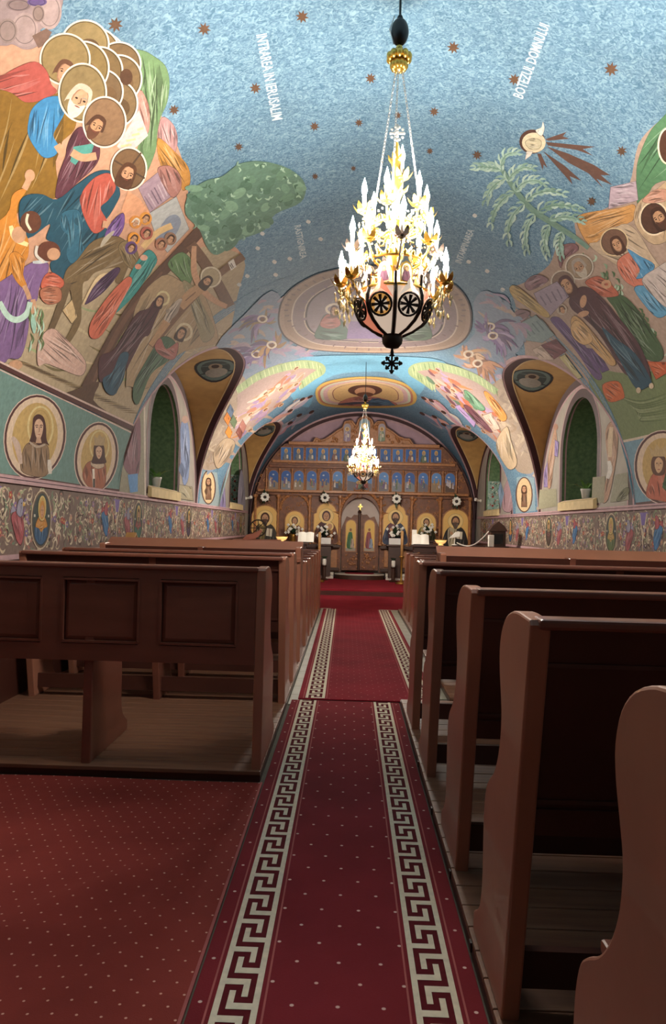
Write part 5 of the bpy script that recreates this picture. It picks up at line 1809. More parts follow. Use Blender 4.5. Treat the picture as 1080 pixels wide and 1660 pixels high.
def make_chandelier():
    """local origin at the bottom finial of the bowl; heights upward"""
    t = thing('chandelier', (0, 0, 0), '', 'chandelier')
    Z0 = 2.18
    def h(a): return a - Z0
    rr = random.Random(5)
    MB().tube([(0, 0, h(3.95)), (0, 0, h(4.115))], .006, 8).build('cable', M['black'], t)
    m = MB().ball((0, 0, h(3.90)), .047, 16, 10, 1.5)
    m.lathe([(.012, .06), (.016, .075), (.008, .09)], (0, 0, h(3.90)), 10)
    hub = m.build('hoist_ball', M['black'], t, smooth=True)
    MB().tube([(-.03, -.02, h(3.97)), (-.052, -.02, h(3.90)), (-.03, -.01, h(3.83))], .003, 6).build('wire_loop', M['silver'], hub)
    # gilt rosette
    m = MB()
    for k in range(10):
        a = 2 * PI * k / 10
        for q in range(2):
            r0 = .03 + .02 * q
            m.ball((r0 * math.cos(a + q * .3), r0 * math.sin(a + q * .3), h(3.745) + (.022 if q else -.02)), .019, 7, 5, 1.25)
    m.ball((0, 0, h(3.745)), .036, 10, 8, 1.5)
    m.lathe([(.006, .05), (.02, .07), (.006, .1)], (0, 0, h(3.745)), 8)
    m.build('rosette', M['gold'], t, smooth=True)
    # three chains
    for k in range(3):
        a = 2 * PI * k / 3 + .35
        A = Vector((.02 * math.cos(a), .02 * math.sin(a), h(3.70)))
        B = Vector((.135 * math.cos(a), .135 * math.sin(a), h(3.03)))
        m = MB()
        n = 40
        d = (B - A) / n
        for i in range(n):
            c = A + d * (i + .5)
            u = d.normalized()
            w = u.orthogonal().normalized()
            if i % 2: w = u.cross(w)
            L = d.length * .68
            pts = [c + u * (L * math.cos(x)) + w * (.0058 * math.sin(x)) for x in [2 * PI * j / 8 for j in range(8)]]
            m.tube(pts, .0016, 4, closed=True)
        m.build('chain', M['silver'], t)
    # central stem with gilt baluster
    m = MB()
    m.lathe([(.004, h(3.34)), (.012, h(3.30)), (.03, h(3.22)), (.016, h(3.17)), (.022, h(3.12)), (.04, h(3.07)), (.02, h(3.02)), (.018, h(2.97)), (.05, h(2.93)), (.03, h(2.86)), (.02, h(2.82)), (.055, h(2.76)), (.03, h(2.70)), (.02, h(2.55)), (.015, h(2.36))], n=14)
    stem = m.build('stem', M['gold'], t, smooth=True)
    m = MB()
    for k in range(6):
        a = 2 * PI * k / 6
        for (r, z, s) in ((.035, 3.24, .02), (.05, 3.08, .024), (.06, 2.93, .028), (.07, 2.76, .03)):
            m.tube([(.01 * math.cos(a), .01 * math.sin(a), h(z - .03)), (r * math.cos(a), r * math.sin(a), h(z)), (r * 1.25 * math.cos(a), r * 1.25 * math.sin(a), h(z + s))], [.012, .009, .002], 6)
    m.build('leaf_scrolls', M['gold'], stem, kind='stuff')
    # silver cross ornament on top
    m = MB()
    zc = h(3.36)
    m.box(-.006, .006, -.005, .005, zc - .055, zc + .06, .002)
    m.box(-.035, .035, -.005, .005, zc + .008, zc + .02, .002)
    for k in range(10):
        a = 2 * PI * k / 10
        m.ball((.034 * math.cos(a), 0, zc + .014 + .034 * math.sin(a)), .008, 6, 4)
        m.ball((0.0, .034 * math.cos(a), zc + .005 + .034 * math.sin(a)), .007, 6, 4)
    m.build('cross_ornament', M['silver'], t)
    # tiers of candle lights
    tiers = [(1, 0.0, 3.22, .0), (6, .165, 3.035, .2), (8, .218, 2.845, .1), (12, .272, 2.66, .13)]
    for ti, (n, r, z, ph) in enumerate(tiers):
        for k in range(n):
            a = 2 * PI * k / n + ph
            x, y = r * math.cos(a), r * math.sin(a)
            if ti == 3 and abs(math.sin(a)) > .78: continue
            if ti == 0: x, y = .028, -.01
            m = MB()
            if ti:
                pts = [(.02 * math.cos(a), .02 * math.sin(a), h(z - .16)), (r * .45 * math.cos(a), r * .45 * math.sin(a), h(z - .20)), (r * .8 * math.cos(a), r * .8 * math.sin(a), h(z - .175)), (x, y, h(z - .095))]
                m.tube([Vector((*p, 0)).xyz if False else Vector(p) for p in pts], [.006, .007, .006, .005], 6)
                # small scroll on the arm
                sp = [Vector((r * .6 * math.cos(a), r * .6 * math.sin(a), h(z - .19))) + Vector((math.cos(a) * .028 * math.cos(q), math.sin(a) * .028 * math.cos(q), .028 * math.sin(q))) for q in [j * .6 for j in range(9)]]
                m.tube(sp, .004, 5)
            else:
                m.tube([(0, 0, h(3.1)), (x, y, h(z - .09))], .005, 6)
            arm = m.build('candle_arm', M['iron'] if (ti == 2 and k % 2 == 0) else M['gold'], t)
            put('cup', cupd_me if (ti == 2 and k % 2 == 0) else cup_me, arm, loc=(x, y, h(z)))
            put('candle', cand_me, arm, loc=(x, y, h(z)))
            put('bulb', bulb_me, arm, loc=(x, y, h(z)))
        # strings of crystal drops below the tier
        if ti:
            m = MB()
            for k in range(n):
                a = 2 * PI * k / n + ph
                if ti == 3 and abs(math.sin(a)) > .78: continue
                for q in range(9 if ti < 3 else 18):
                    ra = r + rr.uniform(-.045, .03)
                    aa = a + rr.uniform(-.3, .3)
                    drop(m, ra * math.cos(aa), ra * math.sin(aa), h(z - .10 - rr.uniform(0, .09 if ti < 3 else .12)), rr.uniform(.8, 1.35))
                for q in range(8):
                    aa = a + 2 * PI / n * q / 8
                    sag = .03 * math.sin(PI * q / 8)
                    m.ball((r * math.cos(aa), r * math.sin(aa), h(z - .10) - sag), .006, 5, 4)
            m.build('crystal_drops', M['crystal'], t, kind='stuff')
            if ti == 3: continue
            m = MB().tube([(r * .78 * math.cos(x), r * .78 * math.sin(x), h(z - .155)) for x in [2 * PI * j / 28 for j in range(28)]], .007, 6, closed=True)
            for j in range(24):
                x = 2 * PI * j / 24
                m.ball((r * .78 * math.cos(x), r * .78 * math.sin(x), h(z - .14)), .012, 6, 4, 1.3)
            m.build('gilt_ring', M['gold'], t, smooth=True)
    # ring of small icons above the bowl
    for k in range(8):
        a = 2 * PI * (k + .5) / 8
        rot = Matrix.Rotation(a + PI / 2, 4, 'Z')
        pl_ = MB().prism([(-.035, 0), (.035, 0), (.035, .065), (.024, .092), (0, .105), (-.024, .092), (-.035, .065)], 'y', -.003, .003)
        ic = pl_.build('icon_plate', M['opal2'] if k % 2 else M['gold'], t)
        ic.matrix_local = Matrix.Translation((.142 * math.cos(a), .142 * math.sin(a), h(2.565))) @ rot
        def sf(u, v): return Vector((u, -.003, v)), Vector((0, -1, 0))
        Q = Paint(sf, 0, .0004, .0008, M['paintfine'], .002)
        Q.poly([(-.028, .006), (.028, .006), (.028, .062), (.018, .085), (0, .094), (-.018, .085), (-.028, .062)], '#c9b8a8')
        Q.robe([(-.022, .006), (.022, .006), (.02, .03), (.011, .056), (-.011, .056), (-.02, .03)], '#5a2c44', 4, .003, 1.57)
        Q.ell(0, .068, .013, .016, '#c8a050'); Q.ell(0, .066, .009, .012, '#4a2a2c'); Q.ell(0, .064, .006, .008, '#b98d6b')
        Q.flush('icon_painting', ic)
        m = MB().lathe([(.003, 0), (.009, .01), (.007, .03), (.0005, .045)], n=8)
        b = m.build('amber_flame', M['amber'], t, smooth=True)
        b.location = (.15 * math.cos(a + PI / 8), .15 * math.sin(a + PI / 8), h(2.555))
    # bowl: glass panels between dark ribs with cross roundels
    prof = [(.180, 2.535), (.190, 2.50), (.189, 2.46), (.174, 2.42), (.145, 2.385), (.10, 2.352), (.05, 2.33)]
    for k in range(8):
        a0, a1 = 2 * PI * k / 8, 2 * PI * (k + 1) / 8
        m = MB()
        for (r, z) in prof:
            for j in range(5):
                a = a0 + (a1 - a0) * j / 4
                m.v.append((r * .985 * math.cos(a), r * .985 * math.sin(a), h(z)))
        for i in range(len(prof) - 1):
            for j in range(4):
                q = i * 5 + j
                m.f.append((q, q + 1, q + 6, q + 5))
        m.build('bowl_glass', M['opal'] if k % 4 else M['opal2'], t, smooth=True)
        m = MB().tube([(r * 1.0 * math.cos(a0), r * 1.0 * math.sin(a0), h(z)) for r, z in [(.186, 2.60)] + prof], .0105, 6)
        m.build('bowl_rib', M['iron'], t)
        am = (a0 + a1) / 2
        c = Vector((.171 * math.cos(am), .171 * math.sin(am), h(2.448)))
        nrm = Vector((math.cos(am) * .93, math.sin(am) * .93, -.36)).normalized()
        tx = Vector((-math.sin(am), math.cos(am), 0)); ty = nrm.cross(tx)
        m = MB().tube([c + nrm * .012 + tx * (.056 * math.cos(x)) + ty * (.056 * math.sin(x)) for x in [2 * PI * j / 20 for j in range(20)]], .006, 6, closed=True)
        for ang in (0, PI / 2, PI / 4, 3 * PI / 4):
            d = tx * math.cos(ang) + ty * math.sin(ang)
            m.tube([c + nrm * .012 - d * .046, c + nrm * .012, c + nrm * .012 + d * .046], [.010, .004, .010], 5)
        cr_ = m.build('cross_roundel', M['iron'], t)
        gl = MB()
        gl.v = [tuple(c + nrm * .007 + tx * (.052 * math.cos(x)) + ty * (.052 * math.sin(x))) for x in [2 * PI * j / 16 for j in range(16)]]
        gl.f = [tuple(range(16))]
        gl.build('roundel_glass', M['opal3'] if k % 2 else M['opal'], cr_)
        # pointed coral petal of glass over the rim
        pt = MB()
        for (aa, zz, rr2) in ((a0 + .05, 2.47, .194), (am, 2.575, .188), (a1 - .05, 2.47, .194), (am, 2.52, .196)):
            pt.v.append((rr2 * math.cos(aa), rr2 * math.sin(aa), h(zz)))
        pt.f = [(0, 3, 1), (3, 2, 1)]
        pt.build('glass_petal', M['opal2'] if k % 2 else M['opal'], t)
    MB().tube([(.183 * math.cos(x), .183 * math.sin(x), h(2.54)) for x in [2 * PI * j / 40 for j in range(40)]], .007, 6, closed=True).build('bowl_rim', M['gold'], t)
    m = MB().lathe([(.008, h(2.262)), (.034, h(2.268)), (.050, h(2.288)), (.053, h(2.312)), (.046, h(2.330)), (.058, h(2.338)), (.02, h(2.35))], n=18)
    m.lathe([(.004, h(2.225)), (.010, h(2.24)), (.005, h(2.264))], n=8)
    m.build('finial', M['iron'], t, smooth=True)
    m = MB()
    cz = h(2.188)
    for k in range(8):
        a = 2 * PI * k / 8
        l = .046 if k % 2 == 0 else .036
        p = Vector((math.sin(a), 0, math.cos(a)))
        c = Vector((0, 0, cz))
        m.tube([c, c + p * l], .0055, 6)
        w = Vector((math.cos(a), 0, -math.sin(a)))
        m.tube([c + p * l * .82 - w * .012, c + p * l * .95, c + p * l * .82 + w * .012], .0046, 6)
        m.ball(tuple(c + p * l), .0095, 7, 5)
    m.build('pendant_cross', M['iron'], t)
    return t

p = at_y(636, 560, 3.9)
ch1 = make_chandelier()
ch1.location = (p.x, 3.9, 2.18)
tag(ch1, 'large gilt chandelier with lit candle bulbs and glass bowl, hanging nearest the camera', 'chandelier', 'hanging chandeliers')
ch2 = copy_tree(ch1)
p2 = at_y(589, 790, 12.8)
ch2.location = (p2.x, 12.8, p2.z - .02)
for c in ch2.children:
    if c.name.startswith('cable'):
        m = MB().tube([(0, 0, 1.77), (0, 0, (4.115 - p2.z + .02) / .88)], .006, 8)
        c.data = m.mesh('cable', M['black'])
bfar = bulb_me.copy(); bfar.materials.clear(); bfar.materials.append(M['bulbfar'])
for c in ch2.children:
    for d in c.children:
        if d.name.startswith('bulb'): d.data = bfar
ch2.rotation_euler = (0, 0, .32)
ch2.scale = (.88, .88, .88)
tag(ch2, 'smaller looking lit chandelier hanging before the altar screen', 'chandelier', 'hanging chandeliers')

# ------------------------------------------------------------------ iconostasis
M['carve'] = mat('carved_walnut', '#7a4a2e', 0.5, var=0.3, scale=14, h2='#5c3622', bump=0.3, bscale=40)
M['carve_hi'] = mat('gilded_carving', '#a06c42', 0.42, var=0.2, scale=20)
M['darkcarve'] = mat('dark_walnut', '#3d2418', 0.5, var=0.2, scale=14)
M['goldleaf'] = mat('gold_leaf_ground', '#cfa352', 0.4, 0.25, var=0.12, scale=12)
M['curtain'] = mat('white_curtain', '#cdbdb4', 0.8, var=0.05)
YI = 18.0                       # front plane of the screen
def I(px, py, y=YI):
    q = at_y(px, py, y)
    return q.x, q.z
ico = thing('altar_screen', (XC, YI, .125), 'tall carved walnut altar screen with tiers of icons under the end arch', 'altar screen')
ico_loc = Vector(ico.location)
class IB(MB):
    """world coordinates in, stored relative to the screen"""
    def fin(s, name, mt, parent=None, smooth=False, **kw):
        s.v = [tuple(Vector(v) - ico_loc) for v in s.v]
        return s.build(name, mt, parent or ico, smooth, **kw)

zt = lambda py: I(590, py)[1]
# body following the arch
zb = .27
top = zt(722)
outl = [(XC - 2.55, zb), (XC + 2.55, zb)]
xx = VA * .955 * math.sqrt(1 - ((top - SPR) / (VB * .955)) ** 2)
ap = [(XC + VA * .955 * math.cos(PI * i / 40), SPR + VB * .955 * math.sin(PI * i / 40)) for i in range(41)]
outl += [p for p in ap if p[0] > XC and p[1] < top] + [(XC + xx, top), (XC - xx, top)] + [p for p in ap if p[0] < XC and p[1] < top]
# leave the doorway open: body is two wings and an upper part
dx0, dx1 = I(553, 860)[0], I(616, 860)[0]
dz = zt(806)
def clip_poly(poly, f):
    out = []
    n = len(poly)
    for i in range(n):
        a, b = poly[i], poly[(i + 1) % n]
        fa, fb = f(a), f(b)
        if fa >= 0: out.append(a)
        if fa * fb < 0:
            t = fa / (fa - fb)
            out.append((a[0] + (b[0] - a[0]) * t, a[1] + (b[1] - a[1]) * t))
    return out
wing_l = clip_poly(clip_poly(outl, lambda p: dx0 - p[0]), lambda p: 99)
wing_r = clip_poly(outl, lambda p: p[0] - dx1)
mid = clip_poly(clip_poly(clip_poly(outl, lambda p: p[0] - dx0), lambda p: dx1 - p[0]), lambda p: p[1] - dz)
b = IB(); b.prism(wing_l, 'y', YI, YI + .16); b.fin('wing_panel', M['carve'])
b = IB(); b.prism(wing_r, 'y', YI, YI + .16); b.fin('wing_panel', M['carve'])
b = IB(); b.prism(mid, 'y', YI, YI + .16); b.fin('lintel_panel', M['carve'])
# spandrels of the door arch
cxd, rd = (dx0 + dx1) / 2, (dx1 - dx0) / 2
for sg in (-1, 1):
    pts = [(cxd + sg * rd, zt(845)), (cxd + sg * rd, dz), (cxd, dz)]
    pts += [(cxd + sg * rd * math.sin(PI / 2 * i / 10), zt(845) + (dz - zt(845)) * math.cos(PI / 2 * i / 10)) for i in range(1, 10)]
    b = IB(); b.prism(pts, 'y', YI + .002, YI + .14); b.fin('door_spandrel', M['carve'])
b = IB(); b.prism([(dx0, zb), (dx1, zb), (dx1, dz), (dx0, dz)], 'y', YI + .3, YI + .32); b.fin('curtain', M['curtain'])

# cornices
for (py0, py1, pr, mt) in ((719, 724, .10, 'carve_hi'), (749, 753, .07, 'carve_hi'), (757, 761, .06, 'carve'), (797, 801, .12, 'carve_hi'), (803, 806, .07, 'carve'), (884, 889, .14, 'darkcarve'), (921, 926, .10, 'darkcarve')):
    z1, z0 = zt(py0), zt(py1)
    hw = VA * .95 * math.sqrt(max(0, 1 - (max(0, z1 - SPR) / (VB * .95)) ** 2)) - .03
    b = IB()
    if py0 > 850:
        b.box(XC - 2.6, dx0 - .02, YI - pr, YI + .01, z0, z1, .008)
        b.box(dx1 + .02, XC + 2.6, YI - pr, YI + .01, z0, z1, .008)
    elif py0 > 800:
        b.box(XC - hw, cxd - rd * .7, YI - pr, YI + .01, z0, z1, .006)
        b.box(cxd + rd * .7, XC + hw, YI - pr, YI + .01, z0, z1, .006)
    else:
        b.box(XC - hw, XC + hw, YI - pr, YI + .01, z0, z1, .008)
    b.fin('cornice', M[mt])

# carved relief scattered over the wood
rr = random.Random(21)
b = IB()
def curl(x, z, r, a, sg, w):
    pts = []
    for k in range(9):
        t = k / 8
        rad = r * (1 - .8 * t)
        an = a + sg * t * 5.2
        pts.append((x + rad * math.cos(an), YI - .008, z + rad * math.sin(an)))
    b.tube(pts, [w * (1 - .5 * k / 8) for k in range(9)], 5)
for i in range(620):
    x, z = rr.uniform(XC - 2.55, XC + 2.55), rr.uniform(.45, top - .03)
    if not inside((x, z), outl): continue
    if dx0 - .05 < x < dx1 + .05 and z < dz: continue
    curl(x, z, rr.uniform(.03, .07), rr.uniform(0, 6.28), rr.choice((-1, 1)), rr.uniform(.008, .014))
b.fin('carved_scrolls', M['carve_hi'], kind='stuff')

def s_ic(u, v): return Vector((u, 0, v)), Vector((0, -1, 0))
def icon(px, py0, py1, wpx, name, painter, arch=1.0, frame='carve_hi', depth=.05, shoulders=False):
    """an icon board: frame (part), painted panel (sub-part)"""
    cx = I(px, (py0 + py1) / 2)[0]
    z1, z0 = I(px, py0)[1], I(px, py1)[1]
    w = wpx / FPX * YI / 2
    hh = z1 - z0
    def outline(k, d):
        ww = w + d
        if arch <= 0:
            return [(-ww, -d), (ww, -d), (ww, hh + d), (-ww, hh + d)]
        if shoulders:
            sp = hh * .72
            n = 10
            return [(-ww, -d), (ww, -d), (ww, sp), (ww * .8, sp + .03)] + [(ww * .8 * math.cos(PI * i / n), sp + .03 + (hh - sp - .03 + d) * math.sin(PI * i / n)) for i in range(1, n)] + [(-ww * .8, sp + .03), (-ww, sp)]
        sp = hh - w * arch
        n = 12
        return [(-ww, -d), (ww, -d)] + [(ww * math.cos(PI * i / n), sp + (w * arch + d) * math.sin(PI * i / n)) for i in range(n + 1)]
    f = MB().prism(outline(1, .025 if hh > .6 else .014), 'y', -depth, 0.0, .004)
    o = f.build('icon', M[frame], ico, label=name)
    o.location = Vector((cx, YI, z0)) - ico_loc
    Q = Paint(lambda u, v: (Vector((u, -depth - .001, v)), Vector((0, -1, 0))), 0, .0004, .0006, M['paintfine'], .004)
    ou = outline(1, 0)
    painter(Q, ou, w, hh)
    Q.flush('icon_painting', o)
    return o

def saint(rob, veil, bg='#dbb26a', halo='#e4c684', hands='#b98d6b', beard=None, two=None):
    def f(Q, ou, w, hh):
        Q.poly(ou, bg)
        Q.robe([(-w * .92, 0), (w * .92, 0), (w * .9, hh * .3), (w * .62, hh * .48), (w * .2, hh * .56), (-w * .2, hh * .56), (-w * .62, hh * .48), (-w * .9, hh * .3)], rob, 8, w * .07, 1.57)
        Q.robe([(-w * .5, 0), (-w * .1, 0), (w * .1, hh * .5), (-w * .2, hh * .54), (-w * .6, hh * .44)], veil, 4, w * .06)
        cy = hh * .68
        r = min(w * .42, hh * .15)
        Q.ell(0, cy, r * 1.5, r * 1.5, shade(halo, .8), 0, 20); Q.ell(0, cy, r * 1.4, r * 1.4, halo, 0, 20)
        Q.ell(0, cy, r * .85, r * 1.05, '#4a3024' if not two else veil, 0, 16); Q.ell(0, cy - r * .1, r * .58, r * .82, '#b98d6b', 0, 14)
        if beard: Q.robe([(-r * .55, cy - r * .3), (r * .55, cy - r * .3), (r * .35, cy - r * 1.2), (0, cy - r * 1.5), (-r * .35, cy - r * 1.2)], beard, 2, r * .1)
        for e in (-1, 1): Q.ell(e * r * .25, cy, r * .1, r * .07, '#20140f', 0, 6)
        Q.line([(0, cy), (r * .05, cy - r * .35)], r * .08, '#6a4634'); Q.line([(-r * .18, cy - r * .52), (r * .18, cy - r * .52)], r * .09, '#7c3f35')
        if two:
            Q.ell(w * .3, hh * .42, r * .8, r * .85, halo, 0, 14); Q.ell(w * .3, hh * .42, r * .5, r * .55, '#b98d6b', 0, 12)
            Q.robe([(w * .05, hh * .08), (w * .6, hh * .08), (w * .55, hh * .32), (w * .15, hh * .34)], two, 3, w * .06)
        else:
            Q.poly([(w * .1, hh * .22), (w * .55, hh * .2), (w * .58, hh * .4), (w * .14, hh * .42)], '#d8cfb8'); Q.line([(w * .34, hh * .21), (w * .36, hh * .41)], w * .05, '#7a5a3c')
            Q.ell(-w * .32, hh * .36, w * .12, hh * .05, hands, .5, 10)
    return f
def scene(seed):
    def f(Q, ou, w, hh):
        r_ = random.Random(seed)
        Q.poly(ou, r_.choice(['#3f68a8', '#4a74b0', '#5a86bc', '#3a5c98']))
        Q.poly([(-w, 0), (w, 0), (w, hh * .35), (w * .2, hh * .5), (-w * .4, hh * .42), (-w, hh * .5)], r_.choice(['#8a7a68', '#6e6a70', '#7a7f86', '#5c4a40']))
        for k in range(5):
            x = r_.uniform(-w * .65, w * .65); z = r_.uniform(.04, hh * .35)
            c = r_.choice(['#8f4a44', '#b8b0b4', '#4a5c7c', '#a88a60', '#5f7058', '#c8bfb4', '#6a5a80'])
            Q.robe([(x - w * .2, z), (x + w * .2, z), (x + w * .14, z + hh * .26), (x - w * .14, z + hh * .26)], c, 2, w * .06, 1.57)
            Q.ell(x, z + hh * .31, w * .13, w * .14, '#c8a868', 0, 10); Q.ell(x, z + hh * .31, w * .08, w * .1, '#9c7458', 0, 8)
        Q.ell(r_.uniform(-.3, .3) * w, hh * .78, w * .22, w * .16, '#b9c4d0', 0, 10)
    return f
def prophet(seed):
    def f(Q, ou, w, hh):
        r_ = random.Random(seed)
        Q.poly(ou, r_.choice(['#38609c', '#4470ac', '#3f5f90']))
        c = r_.choice(['#5c6a54', '#4f5f86', '#7a5a54', '#6a7078'])
        Q.robe([(-w * .6, 0), (w * .6, 0), (w * .5, hh * .35), (w * .25, hh * .56), (-w * .25, hh * .56), (-w * .5, hh * .35)], c, 4, w * .07, 1.57)
        Q.ell(0, hh * .72, w * .34, hh * .2, '#c8a860', 0, 14); Q.ell(0, hh * .7, w * .2, hh * .14, '#a8805e', 0, 12); Q.ell(0, hh * .61, w * .15, hh * .09, '#8a8078', 0, 10)
        Q.poly([(w * .1, hh * .15), (w * .45, hh * .12), (w * .42, hh * .4), (w * .12, hh * .42)], '#d0c8b4')
    return f

icon(430, 820, 882, 42, 'arched icon of a saint in dark robe', saint('#3f3a34', '#7a6a40', beard='#4a382c'), .9)
icon(478, 829, 876, 30, 'small arched icon of a saint in red', saint('#7a4a38', '#a88a58'), 1.0)
icon(529, 816, 880, 39, 'large icon of mother and child on gold', saint('#6a3f30', '#4a2c30', two='#b07848'), .9, shoulders=True)
icon(641, 818, 882, 39, 'large icon of a bearded figure in blue on gold', saint('#3a4258', '#6a4048', beard='#3f2a20'), .9, shoulders=True)
icon(691, 832, 878, 30, 'small arched icon of a saint in green', saint('#5a5c3c', '#b09a60'), 1.0)
icon(738, 826, 886, 40, 'arched icon of a bishop saint in black', saint('#2c2826', '#b5a888', beard='#5a4c40'), .9)
# frames of leafy carving over the smaller icons
for px in (478, 691):
    b = IB()
    cx, z = I(px, 828)
    for k in range(26):
        a = PI * (k / 25)
        b.ball((cx + .34 * math.cos(a), YI - .03, z + .05 + .34 * math.sin(a)), .035, 6, 4)
    for k in range(10):
        a = PI * k / 9
        b.tube([(cx + .3 * math.cos(a), YI - .03, z + .05 + .3 * math.sin(a)), (cx + .42 * math.cos(a), YI - .05, z + .06 + .42 * math.sin(a))], [.02, .006], 5)
    b.fin('leafy_arch', M['carve_hi'])
fx = [443.5, 464, 484.5, 505.5, 526.5, 547.5, 568, 598, 622, 643.5, 664.5, 686, 707.5, 729.5]
for i, px in enumerate(fx):
    sl = (px - 590) * .0167
    if 560 < px < 610: continue
    icon(px, 765 + sl, 796 + sl, 15.5, None, scene(40 + i), 1.0, 'carve_hi', .035)
b = IB()
for i in range(len(fx) + 1):
    px = fx[0] - 10.5 if i == 0 else fx[-1] + 10.5 if i == len(fx) else (fx[i - 1] + fx[i]) / 2
    if 565 < px < 606: continue
    sl = (px - 590) * .0167
    (x, z1), (_, z0) = I(px, 762 + sl), I(px, 797 + sl)
    b.lathe([(.026, 0), (.026, .03), (.016, .04), (.018, (z1 - z0) * .5), (.014, z1 - z0 - .05), (.026, z1 - z0 - .03), (.026, z1 - z0)], (x, YI - .05, z0), 8)
b.fin('small_columns', M['carve_hi'], kind='stuff')
gx = [464, 484, 504.5, 524, 543, 562, 603, 625, 645, 666, 687, 707]
for i, px in enumerate(gx):
    sl = (px - 590) * .0167
    icon(px, 727.5 + sl, 748 + sl, 16.5, None, prophet(80 + i), 0, 'carve_hi', .03)
# wide middle icon over the doors
icon(583, 763, 796, 40, 'wide supper icon above the doors', scene(7), .4)

# crest on top
cz = zt(722)
def crest_z(px, py): return I(px, py)
pts = [I(a, bq) for a, bq in ((506, 722), (512, 710), (520, 714), (528, 712), (540, 704), (548, 698), (556, 694), (560, 684), (570, 682), (578, 692), (582, 680), (592, 674), (602, 680), (606, 690), (612, 684), (622, 684), (626, 694), (636, 700), (646, 708), (656, 712), (664, 712), (672, 724))]
b = IB(); b.prism(pts, 'y', YI + .02, YI + .09, .008); crest = b.fin('crest', M['carve_hi'])
b = IB()
for i in range(len(pts) - 1):
    b.tube([(pts[i][0], YI + .02, pts[i][1]), (pts[i + 1][0], YI + .02, pts[i + 1][1])], .028, 6)
for i in range(60):
    px, py = rr.uniform(515, 665), rr.uniform(690, 720)
    if inside(I(px, py), pts):
        x, z = I(px, py)
        b.ball((x, YI + .015, z), rr.uniform(.02, .045), 6, 4)
b.fin('crest_moulding', M['carve_hi'], kind='stuff')
for px, c1, c2 in ((563, '#8a7a92', '#b0a4b0'), (619, '#7a8a74', '#a8ac98')):
    icon(px, 687, 715, 11, None, saint(c1, c2, '#9a929a'), 1.0, 'carve_hi', .03)
icon(591, 679, 716, 17, None, saint('#9c5a54', '#6a86a0', '#7fa0b0'), 1.0, 'carve_hi', .03)

# columns between the big icons
b = IB()
for px in (408, 452, 503, 552, 618, 668, 714, 762):
    sl = (px - 590) * .0167
    (x, z1), (_, z0) = I(px, 804 + sl), I(px, 884 + sl)
    if abs(x - XC) > 2.55: x = XC + (2.52 if x > XC else -2.52)
    hh = z1 - z0
    pr_ = [(.05, 0), (.05, .05), (.032, .07)]
    for k in range(13):
        pr_.append((.036 if k % 2 else .028, .09 + (hh - .2) * k / 12))
    pr_ += [(.03, hh - .09), (.055, hh - .05), (.055, hh)]
    c = IB(); c.lathe(pr_, (x, YI - .05, z0), 10); c.fin('column', M['carve_hi'], smooth=False)
# base panels
for px in (430, 478, 529, 641, 691, 738):
    (x, z1), (_, z0) = I(px, 891), I(px, 920)
    b = IB(); w = .26 if px not in (478, 691) else .2
    b.box(x - w, x + w, YI - .04, YI, z0, z1, .01)
    for k in range(4):
        b.box(x - w * .8, x + w * .8, YI - .05, YI - .035, z0 + (z1 - z0) * (.15 + .2 * k), z0 + (z1 - z0) * (.22 + .2 * k))
    b.fin('base_panel', M['carve_hi'])

# royal doors, each leaf with a painted icon
for sg, pa, pb, rob, und in ((-1, 555, 582, '#3f7048', '#b9a490'), (1, 584.5, 613, '#8c4a50', '#8c9ab0')):
    (xa, zt_), (xb, z0) = I(pa, 838), I(pb, 925)
    zc_ = I(pa, 846)[1]
    inner, outer = (xb, xa) if sg < 0 else (xa, xb)
    prof = [(outer, z0), (inner, z0), (inner, zt_ + .12), (inner + (outer - inner) * .1, zt_ + .05), (inner + (outer - inner) * .35, zt_ + .06), (inner + (outer - inner) * .5, zt_ - .02), (inner + (outer - inner) * .75, zt_ + .02), (outer, zc_ - .12)]
    b = IB(); b.prism(prof, 'y', YI + .02, YI + .075, .006)
    leaf = b.fin('door_leaf', M['carve'], label='carved half of the royal doors')
    cx = (xa + xb) / 2
    zi0, zi1 = I(pa, 893)[1], I(pa, 843)[1]
    w, hh = .115, zi1 - zi0
    o = MB().prism([(-w - .02, -.02), (w + .02, -.02)] + [((w + .02) * math.cos(PI * i / 10), hh - w + (w + .02) * math.sin(PI * i / 10)) for i in range(11)], 'y', -.02, 0).build('door_icon', M['carve_hi'], leaf)
    o.location = Vector((cx, YI + .02, zi0)) - ico_loc
    def sfd(u, v): return Vector((cx + u, YI - .001, zi0 + v)) - ico_loc, Vector((0, -1, 0))
    Q = Paint(sfd, 0, .0004, .0006, M['paintfine'], .004)
    Q.poly([(-w, 0), (w, 0)] + [(w * math.cos(PI * i / 10), hh - w + w * math.sin(PI * i / 10)) for i in range(11)], '#deb866')
    Q.poly([(-w, 0), (w, 0), (w, hh * .1), (-w, hh * .1)], '#a09888')
    Q.robe([(-.08, hh * .1), (.06, hh * .1), (.05, hh * .4), (.02, hh * .62), (-.05, hh * .6), (-.085, hh * .35)], rob, 5, .012, 1.57)
    Q.robe([(-.01, hh * .1), (.09, hh * .1), (.07, hh * .38), (.02, hh * .42)], und, 3, .01, 1.57)
    Q.ell(-.01, hh * .7, .05, .06, '#d8bc70', 0, 14); Q.ell(-.005, hh * .69, .028, .036, '#8a5c44', 0, 12)
    Q.flush('door_painting', leaf)
    b = IB()
    for k in range(22):
        x, z = cx + rr.uniform(-.16, .16), rr.uniform(z0 + .05, zi0 - .05)
        b.ball((x, YI + .015, z), rr.uniform(.018, .035), 6, 4)
    b.fin('door_carving', M['carve_hi'], leaf)
(x, z1), (_, z0) = I(583.3, 828), I(583.3, 924)
